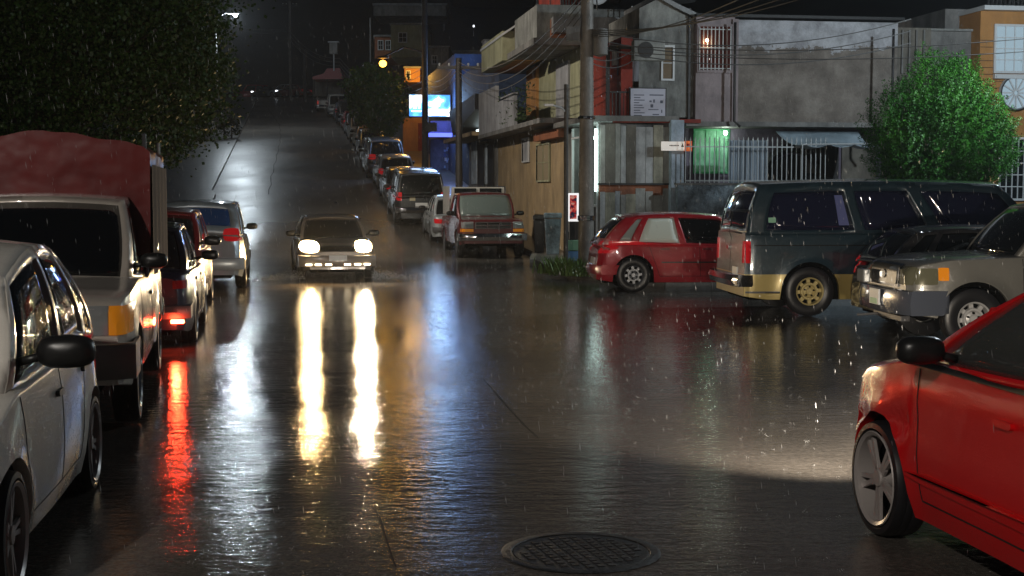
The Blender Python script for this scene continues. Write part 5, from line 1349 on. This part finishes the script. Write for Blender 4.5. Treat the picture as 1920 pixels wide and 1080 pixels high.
q = MB(); q.box(-.645, -.63, -.72, -.05, 1.8, 1.96); q.box(-.645, -.63, .05, .72, 1.8, 1.96); q.build('shell_window', M['glass'], bt)

s = sedan(4.2, 1.70, 1.45)
car('parked_car', s, P_SILVER, (-2.03, 46.7), R(99), 'silver sedan squeezed between the burgundy pickup and the dark grey one', 'car', RG, z=zg(46.7) - .02, tilt=math.atan(.06))
s = suv(4.7, 1.86, 1.88, glass=M['glass']); s['lamps'][1] = ('taillight', M['redlens'], 'B', .70, .90, .92, 1.22, 0, .1, .04)
s['patches'] += [('badge', M['chrome'], 'B', -.16, .0, 1.0, 1.1, .5, .01), ('plate_surround', simple('pale plate', (.5, .45, .3), .4), 'B', .22, .42, .92, 1.06, 0, .01)]
s['bumpers'] = [('F', 2.38, .9, .42, .62, .12, .4, M['grey_plastic']), ('B', 2.38, .9, .50, .70, .06, .3, M['chrome'])]
sv0, _, _, _ = car('parked_car', s, paint('charcoal paint', (.05, .055, .06), .4), (-3.62, 51.9), R(99.5), 'dark charcoal sport utility seen from behind with a red tail lamp', 'suv', RG, z=zg(51.9), tilt=math.atan(.10))

protoS = car('parked_car', sedan(), P_BLACK, (-5.0, 58), R(99), 'black sedan up the hill just beyond the charcoal one', 'car', RG)[0]
protoH = car('parked_car', hatch(), P_SILVER, (-6, 64), R(99), 'silver hatchback in front of the blue grey van on the hill', 'car', RG)[0]
protoU = car('parked_car', suv(4.6, 1.84, 1.85), P_BLUEGREY, (-7, 70), R(99), 'blue grey sport utility on the hill with a wide dark rear window', 'suv', RG)[0]
protoP = car('pickup_truck', pickup(5.0, 1.8, 1.72), P_WHITE, (-18, 131), R(99), 'white pickup truck near the top of the parked row', 'truck', RG)[0]
rowx = [(48, -4.1), (55.5, -5.5), (61.5, -6.4), (67.5, -7.5), (74, -8.4), (80, -9.3), (86, -10.2), (94, -11.6), (101, -12.7), (108, -13.9), (115, -15.2), (124, -17.2), (130, -19.0), (138, -21), (146, -23), (156, -25)]
ROW = [(protoS, 57.8, P_BLACK, None, 0), (protoH, 63.2, P_SILVER, None, 0), (protoU, 68.6, P_BLUEGREY, None, 0),
  (protoS, 74.2, P_WHITE, 'pale sedan directly above the blue grey one on the hill', 1),
  (protoH, 79.6, P_SILVER, 'silver hatchback below the mustard roofed car', 1),
  (protoS, 85.2, P_YELLOW, 'mustard roofed sedan parked under the hill tree', 0),
  (protoU, 91.0, P_WHITE, 'white sport utility above the mustard roofed car', 1),
  (protoH, 96.8, P_SILVER, 'small silver hatchback half way up the parked row', 0),
  (protoS, 102.5, P_MAROON, 'dark maroon sedan high in the parked row', 0),
  (protoU, 108.4, P_BLACK, 'black sport utility high in the parked row', 1),
  (protoH, 114.4, P_BLUEGREY, 'blue grey hatchback below the white one near the top', 0),
  (protoU, 120.6, P_WHITE, 'white van like car with bright lamps just below the white pickup', 1),
  (protoP, 129.5, P_WHITE, None, 0)]
own = {id(protoS): P_BLACK, id(protoH): P_SILVER, id(protoU): P_BLUEGREY, id(protoP): P_WHITE}
for (o, Y, pm_, lb, flip) in ROW:
    c = o
    if lb:
        c = copy_tree(o, None, {own[id(o)]: pm_}); c['label'] = lb
    X = lin(rowx, Y - 2) + .95; hd = R(100) if not flip else R(-80)
    c.location = (X, Y, zg(Y) + .01); sl = math.atan(.108)
    c.rotation_euler = (0, -sl if not flip else sl, hd)
# crest cars, smaller in the picture
for (o, x, Y, pm_, lb, hd) in ((protoS, 553, 158, P_MAROON, 'dark red car parked across the crest of the hill', R(150)), (protoS, 508, 166, P_BLACK, 'black car on the crest left of the far pale pole', R(160)), (protoU, 474, 170, P_RED, 'red vehicle with bright lamps at the top left of the hill', R(200)), (protoH, 536, 163, P_SILVER, 'dim silver car between the dark ones on the crest', R(155))):
    c = copy_tree(o, None, {own[id(o)]: pm_}); c['label'] = lb; c['group'] = 'cars on the crest of the hill'
    c.location = ((x - 960) * Y / F, Y, zg(Y)); c.rotation_euler = (0, 0, hd)
    if x in (474, 508, 553):
        q = MB(); q.box(-.12, .12, -.12, .12, -.08, .08); hl = q.build('headlight', emis('far lit lamp', (.9, .95, 1), 2.5), c, bevel=.04); hl.location = (2.0 if x != 474 else -.4, .5, .8 if x != 474 else 1.5)

# --- red hatch
s = hatch(3.95, 1.70, 1.47, wheel='gold', rim=M['rim_steel'], R=.33, mirror=True)
s['wheel'] = 'gold'; s['rim'] = simple('grey steel rim', (.22, .23, .25), .3, .7)
s['cab'].update(x=(1.12, .40, -1.42, -1.90), hw=(.80, .67), tp=.06, rise=.06)
s['top'] = [(-1.975, .82), (-1.88, .90), (-1.5, .95), (0, .93), (1.0, .93), (1.45, .84), (1.8, .74), (1.975, .60)]
s['xr'] = -1.28; s['xf'] = 1.21
s['glass_of'] = {('window', 1): M['paleglass'], ('window', 0): M['paleglass']}; s['glass'] = M['glass']
viewpane = simple('bright view pane', (.75, .85, .80), .25, coat=.5)  # pale colour stands in for the lit wall seen through the windows
s['glass_of'] = {('window', 1): viewpane, ('window', 0): simple('pale view pane', (.30, .34, .33), .25, coat=.5)}
s['win'] = [(.10, .15, .18, .195), (.235, .255, .50, .50), (.545, .54, .94, .955)]
s['handles'] = [(-.68, .82), (.12, .82)]; s['handle_mat'] = P_MAROON
s['seams'] = [(1.02, .98), (-.02, 0), (-.98, -.78)]
s['strips'] = [(-.75, 1.0, .56, .585, M['plastic'])]
s['lamps'][1] = ('taillight', M['redlens'], 'B', .60, .80, .74, .98, 0, .3, .05)
s['sidelamps'] = [('taillight', simple('pink lens', (.55, .15, .15), .2, coat=1), -1.93, -1.72, .80, 1.02)]
s['bumpers'] = [('B', 2.0, .80, .34, .52, .14, .3, P_RED)]
rh, _, _, _ = car('parked_car', s, P_RED, (3.52, 27.1), R(4), 'bright red hatchback parked across the corner behind the van', 'car', None)

# --- van
L = 5.3
s = dict(L=L, W=2.0, R=.385, clr=.26, xf=L / 2 - .85, xr=-L / 2 + 1.02, tw=.23, shoulder=.04, lean=.02, bulge=.02, gap=.07, flare=.03, crease=.5,
  hw=[(-L / 2, .94), (-L / 2 + .12, .98), (0, 1.0), (L / 2 - .5, .98), (L / 2 - .1, .92), (L / 2, .86)],
  top=[(-L / 2, 1.30), (0, 1.30), (L / 2 - 1.1, 1.30), (L / 2 - .7, 1.22), (L / 2 - .15, 1.10), (L / 2, .98)],
  cab=dict(x=(L / 2 - .55, L / 2 - 1.25, -L / 2 + .28, -L / 2 + .05), H=2.06, hw=(.965, .83), crown=.06, rc=.05, cr=.06, cf=.14, bow=.02, tp=.03),
  win=[(.06, .065, .36, .335), (.395, .375, .61, .585), (.66, .64, .96, .955)], wt=(.10, .84), fw=.86,
  seams=[(.55, .55), (1.62, 1.62), (-.35, -.35)], handles=[(1.45, 1.08), (.4, 1.08)], glass=simple('blue tinted van glass', (.012, .014, .035), .08, coat=.5),
  lamps=[('headlight', M['lens'], 'F', .60, .86, .78, .98, 0, .0, .03), ('taillight', M['redlens'], 'B', .80, .915, .82, 1.16, 0, .1, .05)],
  sidelamps=[('taillight', M['redlens'], -L / 2 + .01, -L / 2 + .10, .82, 1.16)],
  strips=[(-2.5, 2.2, 1.085, 1.10, M['seam']), (-2.7, -2.1, .36, .39, M['grey_plastic'])],
  patches=[('grille', M['plastic'], 'F', -.5, .5, .78, .98, 0, .01), ('plate', M['plate'], 'B', -.5, -.2, .62, .74, 0, .012)],
  wheel='gold', rim=M['rim_gold'], mir=(L / 2 - .75, 1.38), mirs=1.4, bumpers=[('F', L / 2 + .05, .95, .46, .66, .06, .3, M['chrome']), ('B', L / 2 + .10, .95, .46, .64, .03, .22, M['chrome'])])
s['rt'] = (.12, .86)
van, vp, rq, _ = car('parked_van', s, P_VAN, (6.12, 22.34), R(4.5), 'dark teal passenger van with tan lower band and gold wheels', 'van')
vp('inspection_sticker', simple('green sticker', (.25, .5, .35), .5), 'R', rq(-2.28, -2.16, 1.44, 1.52), off=.004, nu=2, nv=2)
vp('curtain', simple('blue curtain', (.10, .12, .30), .7), 'R', [(-1.18, 1.40), (-1.02, 1.40), (-1.12, 1.86), (-1.24, 1.86)], off=.003, nu=2, nv=6, rnd=0)
vp('rear_door_seam', M['seam'], 'B', rq(-.008, .008, .66, 1.9), off=.003, nu=1, nv=12, rnd=0, thick=.006)
vp('rear_trim', M['chrome'], 'B', rq(-.85, .85, 1.60, 1.64), off=.015, nu=14, nv=1, rnd=0)
vp('handle', M['chrome'], 'B', rq(.05, .18, 1.0, 1.06), off=.03, nu=4, nv=2)
q = MB(); q.tube([(-2.0, -.8, .30), (-1.3, -.82, .28)], .035, 8); q.build('exhaust_pipe', M['rim_steel'], van)
# --- dark hatch squeezed behind the grey pickup
s = hatch(3.9, 1.62, 1.40)
car('parked_car', s, P_BLACK, (7.0, 19.95), R(4), 'black car wedged between the teal van and the grey pickup', 'car')

# --- grey pickup facing left
s = pickup(5.1, 1.84, 1.76, R=.375, clr=.38, rim=M['rim_white'], wheel='gold', flare=.05)
s['top'] = [(-2.55, 1.14), (0, 1.15), (1.15, 1.16), (2.0, 1.13), (2.4, 1.07), (2.55, .98)]
s['hw'] = [(-2.55, .97), (0, 1.0), (1.9, .99), (2.3, .95), (2.45, .90), (2.55, .80)]
s['lamps'] = [('headlight', simple('yellowed lens', (.16, .155, .10), .1, .2, coat=1), 'F', .52, .80, .78, 1.0, 0, .1, .03), ('taillight', M['redlens'], 'B', .74, .88, .8, 1.1, 0, .1, .03)]
s['sidelamps'] = [('headlight', simple('yellowed lens side', (.16, .155, .10), .1, .2, coat=1), 2.20, 2.47, .79, .99), ('turn_signal', M['amber'], 2.07, 2.20, .84, 1.0)]
s['patches'] = [('grille', M['chrome'], 'F', -.50, .50, .74, 1.02, .1, .02), ('grille_mesh', M['plastic'], 'F', -.46, .46, .775, .99, .1, .035), ('badge', M['chrome'], 'F', -.10, .10, .83, .94, .9, .05)]
s['bumpers'] = [('F', 2.62, .92, .42, .72, .10, .40, simple('blue grey bumper', (.16, .18, .23), .2, .5, coat=1)), ('B', 2.66, .9, .5, .7, .04, .2, M['chrome'])]
s['strips'] = []
gt, gtp, rq, _ = car('pickup_truck', s, P_GREY, (7.3, 17.85), R(184.5), 'grey pickup truck facing left with chrome grille and blue grey bumper', 'truck')
q = MB(); q.box(2.70, 2.725, -.08, .26, .50, .70); q.build('plate', M['plate'], gt, bevel=.005)
q = MB(); q.box(2.725, 2.728, -.04, .20, .51, .58); sub_ = q.build('plate_band', simple('green plate band', (.2, .55, .3), .4), gt)
q = MB(); q.box(2.40, 2.52, -.5, .5, .31, .38); q.tube([(2.5, -.35, .34), (2.78, -.38, .32)], .02, 8); q.build('skid_bar', M['grey_plastic'], gt, bevel=.02)
q = MB(); q.box(2.62, 2.72, -.60, -.34, .74, .92); q.build('spot_lamp', M['lens'], gt, bevel=.02)

# --- near red car at the right, driving away
s = hatch(4.15, 1.78, 1.50, R=.325, wheel='alloy', rim=M['rim_alloy'], glass=M['clear'], steer=0, mirs=1.05, mir=(.50, 1.14), endrise=.1, bulge=.07, crease=1.2, lean=.16)
s['top'] = [(-2.075, 1.0), (-1.9, 1.08), (-1.3, 1.13), (0, 1.09), (.95, 1.08), (1.45, 1.0), (1.82, .86), (2.075, .60)]
s['hw'] = [(-2.075, .80), (-1.9, .92), (-1.2, 1.0), (0, .98), (.8, .985), (1.25, .995), (1.6, .95), (1.85, .86), (1.97, .76), (2.075, .58)]
s['xf'] = 1.26; s['xr'] = -1.32
s['cab'].update(x=(1.02, .02, -1.55, -2.0), H=1.55, hw=(.84, .66), bf=.03)
s['win'] = [(.08, .14, .18, .20), (.22, .25, .47, .47), (.50, .495, .955, .965)]
s['seams'] = [(.80, .74), (-.42, -.40), (-1.1, -.88)]; s['handles'] = [(-.12, .86), (-1.0, .88)]; s['handle_mat'] = P_REDNEAR
s['lamps'][0] = ('headlight', simple('near headlamp', (.5, .5, .5), .08, .3, coat=1), 'F', .42, .62, .58, .70, .02, .4, .03)
s['strips'] = [(-1.6, .92, 1.018, 1.036, M['plastic'])]
hd = R(99)
nr, nrp, rq, _ = car('red_hatchback', s, P_REDNEAR, (3.12, 6.62), hd, 'glossy deep red hatchback cut off at the right edge, driving away', 'car')
for kd in ('L', 'R'):
    nrp('side_crease', P_REDNEAR, kd, rq(-1.8, .9, .40, .47), off=.012, nu=24, nv=3, rnd=.6)
q = MB()
for sg in (1, -1):
    q.box(-.55, -.05, sg * .38 - .24, sg * .38 + .24, .55, .72); M4 = Matrix.Translation((-.62, sg * .38, .7)) @ Matrix.Rotation(R(-14), 4, 'Y'); q.box(-.08, .08, -.22, .22, -.1, .52, 0, M4); q.box(-.06, .06, -.12, .12, .54, .72, 0, M4)
q.build('seat', M['cloth'], nr, bevel=.04)
q = MB(); q.box(.72, 1.1, -.78, .78, .70, .98); q.build('dashboard', M['plastic'], nr, bevel=.05)
q = MB(); A = Matrix.Translation((.52, .38, .92)) @ Matrix.Rotation(R(65), 4, 'Y'); 
q.grid(lambda u, v: A @ Vector(((.18 + .018 * math.cos(2 * PI * v)) * math.cos(2 * PI * u), (.18 + .018 * math.cos(2 * PI * v)) * math.sin(2 * PI * u), .018 * math.sin(2 * PI * v))), 24, 8); q.build('steering_wheel', M['plastic'], nr, smooth=True)
for sg in (1, -1):
    lamp('SPOT', 'headlight_beam', (2.12, sg * .60, .66), 620, (1, .87, .70), .07, nr, target=(11, sg * .5 - .9, .0), angle=96, blend=1.0)

# spray at the wheels of the oncoming car
q = MB(); rn = random.Random(31)
for i in range(2600):
    sx = rn.choice([-1, 1]); a = abs(rn.gauss(0, .45)); b = rn.uniform(-.3, 1.3)
    base = Vector((-3.75, 29.9, 0)) + RD * sx * (.72 + a) + SD * b; zz = abs(rn.gauss(0, .10)) * max(.1, 1 - a) + .01
    r_ = rn.uniform(.003, .009); p = base + Vector((0, 0, zz))
    q.add([p + Vector((r_, 0, 0)), p + Vector((-r_ * .5, r_, 0)), p + Vector((-r_ * .5, -r_, 0)), p + Vector((0, 0, r_ * 1.4)), p - Vector((0, 0, r_ * 1.4))], [(0, 1, 3), (1, 2, 3), (2, 0, 3), (1, 0, 4), (2, 1, 4), (0, 2, 4)])
M['water'] = simple('water drops', (.45, .46, .47), .08, 0, .8)
tag(q.build('wheel_spray', M['water']), kind='stuff')
# rain in the air and splashes on the road
q = MB(); rn = random.Random(33)
for i in range(9000):
    Y = 6 + 32 * rn.random() ** .8; X = (rn.uniform(-.38, .40)) * Y; Z = rn.uniform(0, 1.95 + .12 * Y)
    p = Vector((X, Y, Z)); r_ = rn.uniform(.0007, .0013); l_2 = rn.uniform(.010, .028)
    dx = Vector((.12, 0, -1)).normalized() * l_2
    q.add([p - dx, p + Vector((r_, 0, 0)), p + Vector((-r_ * .5, r_, 0)), p + Vector((-r_ * .5, -r_, 0)), p + dx], [(0, 1, 2), (0, 2, 3), (0, 3, 1), (4, 2, 1), (4, 3, 2), (4, 1, 3)])
tag(q.build('rain', M['water']), kind='stuff')
q = MB()
for i in range(2600):
    Y = 5.5 + 32 * rn.random() ** .75; X = rn.uniform(-.30, .36) * Y
    if X < -1.1 - .157 * Y: continue
    n = rn.randrange(4, 8); hr_ = rn.uniform(.006, .02)
    for k in range(n):
        a = 2 * PI * k / n + rn.random(); rr = hr_ * rn.uniform(.7, 1.3); p = Vector((X + math.cos(a) * rr, Y + math.sin(a) * rr, rn.uniform(.002, .02))); r_ = rn.uniform(.0010, .0022)
        q.add([p + Vector((r_, 0, 0)), p + Vector((-r_ * .5, r_, 0)), p + Vector((-r_ * .5, -r_, 0)), p + Vector((0, 0, r_ * 2.4))], [(0, 1, 3), (1, 2, 3), (2, 0, 3), (2, 1, 0)])
tag(q.build('rain_splashes', M['water']), kind='stuff')

# ================================================================== LAMPS
def streetlamp(X, Y, zl, arm, color, energy, strength, label, r=.12, ph=None, size=.12, spot=False):
    z0 = zg(Y); o = empty('street_lamp', (X, Y, z0), 0, label, 'street lamp')
    q = MB(); hh = zl - z0; a = Vector(arm)
    q.tube([(0, 0, 0), (0, 0, hh * .5), (0, 0, hh - .3)], .09, 10, r2=.06); q.build('pole', M['rim_white'], o, auto=40)
    q = MB(); q.tube([Vector((0, 0, hh - .3)), Vector((a.x * .5, a.y * .5, hh + .1)), Vector((a.x, a.y, hh + .08))], .035, 8); q.build('arm', M['rim_white'], o, auto=40)
    q = MB(); q.grid(lambda u, v: Vector((a.x, a.y, hh + .10)) + Vector((.3 * math.cos(2 * PI * u) * math.sin(PI * v), .16 * math.sin(2 * PI * u) * math.sin(PI * v), .07 * math.cos(PI * v))), 14, 8); q.build('lamp_head', M['rim_white'], o, smooth=True)
    q = MB(); q.grid(lambda u, v: Vector((a.x, a.y, hh - .02)) + Vector((r * math.cos(2 * PI * u) * math.sin(PI * v), r * math.sin(2 * PI * u) * math.sin(PI * v), r * .8 * math.cos(PI * v))), 14, 8); q.build('bulb', emis('lit street bulb', color, strength), o, smooth=True)
    if spot: lamp('SPOT', 'street_light', (a.x, a.y, hh - .25), energy, color, size, o, target=Vector(spot) - o.location, angle=88, blend=.5)
    else: lamp('POINT', 'street_light', (a.x, a.y, hh - .25), energy, color, size, o)
    return o
pL = at(447, 32, 100)
streetlamp(pL.x - 1.4, 100, pL.z, (1.4, 0, 0), (.80, .92, 1), 1100, 18, 'bright white street lamp high beside the big dark tree', r=.17)
pS = at(720, 122, 64) - p4.location
q = MB(); q.tube([(0, 0, pS.z + .5), (pS.x * .5, 0, pS.z + .75), (pS.x, 0, pS.z + .3)], .04, 8); q.build('lamp_arm', M['darkpole'], p4)
q = MB(); q.grid(lambda u, v: pS + Vector((.3 * math.cos(2 * PI * u) * math.sin(PI * v), .18 * math.sin(2 * PI * u) * math.sin(PI * v), .28 + .07 * math.cos(PI * v))), 14, 8); q.build('lamp_head', M['darkpole'], p4, smooth=True)
q = MB(); q.grid(lambda u, v: pS + Vector((.17 * math.cos(2 * PI * u) * math.sin(PI * v), .17 * math.sin(2 * PI * u) * math.sin(PI * v), .16 * math.cos(PI * v))), 14, 8); q.build('bulb', emis('lit sodium bulb', (1, .42, .04), 9), p4, smooth=True)
lamp('POINT', 'street_light', pS - Vector((0, 0, .4)), 28, (1, .48, .06), .15, p4)
streetlamp(13.6, 27.2, 7.0, (-1.5, 0, 0), (.80, .93, 1), 1500, 30, 'assumed unseen cool white street lamp beside the orange house')  # assumed lamp out of view, lights the tufted tree and orange house from the right
streetlamp(-7.0, -6.0, 8.4, (2.0, .6, 0), (1, .93, .84), 2400, 30, 'added unseen street lamp behind the camera on the left pavement')  # added lamp out of view, brightens the near cars and road
streetlamp(-12.2, 37.5, 9.2, (2.2, 0, 0), (1, .90, .76), 2700, 30, 'added unseen street lamp on the left pavement above the big dark tree', spot=(0, 46, 1))  # added lamp out of view, aimed at the main street fronts
fl = empty('far_lamp', at(834, 40, 135), 0, 'tiny white lamp on a far roof at the top of the view', 'lamp')
lampfix(fl, at(834, 40, 134.5), (.9, .95, 1), 8, 8, .13, 'bulb'); q = MB(); q.tube([at(834, 42, 134.6), at(834, 60, 134.6)], .04, 6); wp(q, 'bracket', W_['iron'], fl)
fl2 = empty('far_lamp', at(889, 53, 135), 0, 'faint small lamp in the dark right of the far roof lamp', 'lamp')
lampfix(fl2, at(889, 53, 134.5), (.9, .95, 1), 0, 1.2, .10, 'bulb'); q = MB(); q.tube([at(889, 55, 134.6), at(889, 70, 134.6)], .04, 6); wp(q, 'bracket', W_['iron'], fl2)

# ================================================================== HAZE (rain in the air)
HAZE = True
if HAZE:
    q = MB(); q.box(-430, 430, -45, 425, -1.5, 130)
    hz = q.build('haze', bpy.data.materials.new('rain haze')); tag(hz, kind='stuff')
    hm = hz.data.materials[0]; hm.use_nodes = True; hn = hm.node_tree; hn.nodes.clear()
    ho = hn.nodes.new('ShaderNodeOutputMaterial'); pv = hn.nodes.new('ShaderNodeVolumePrincipled')
    pv.inputs['Color'].default_value = (.8, .85, .9, 1); pv.inputs['Density'].default_value = .0007; pv.inputs['Anisotropy'].default_value = .55
    hn.links.new(pv.outputs[0], ho.inputs['Volume'])
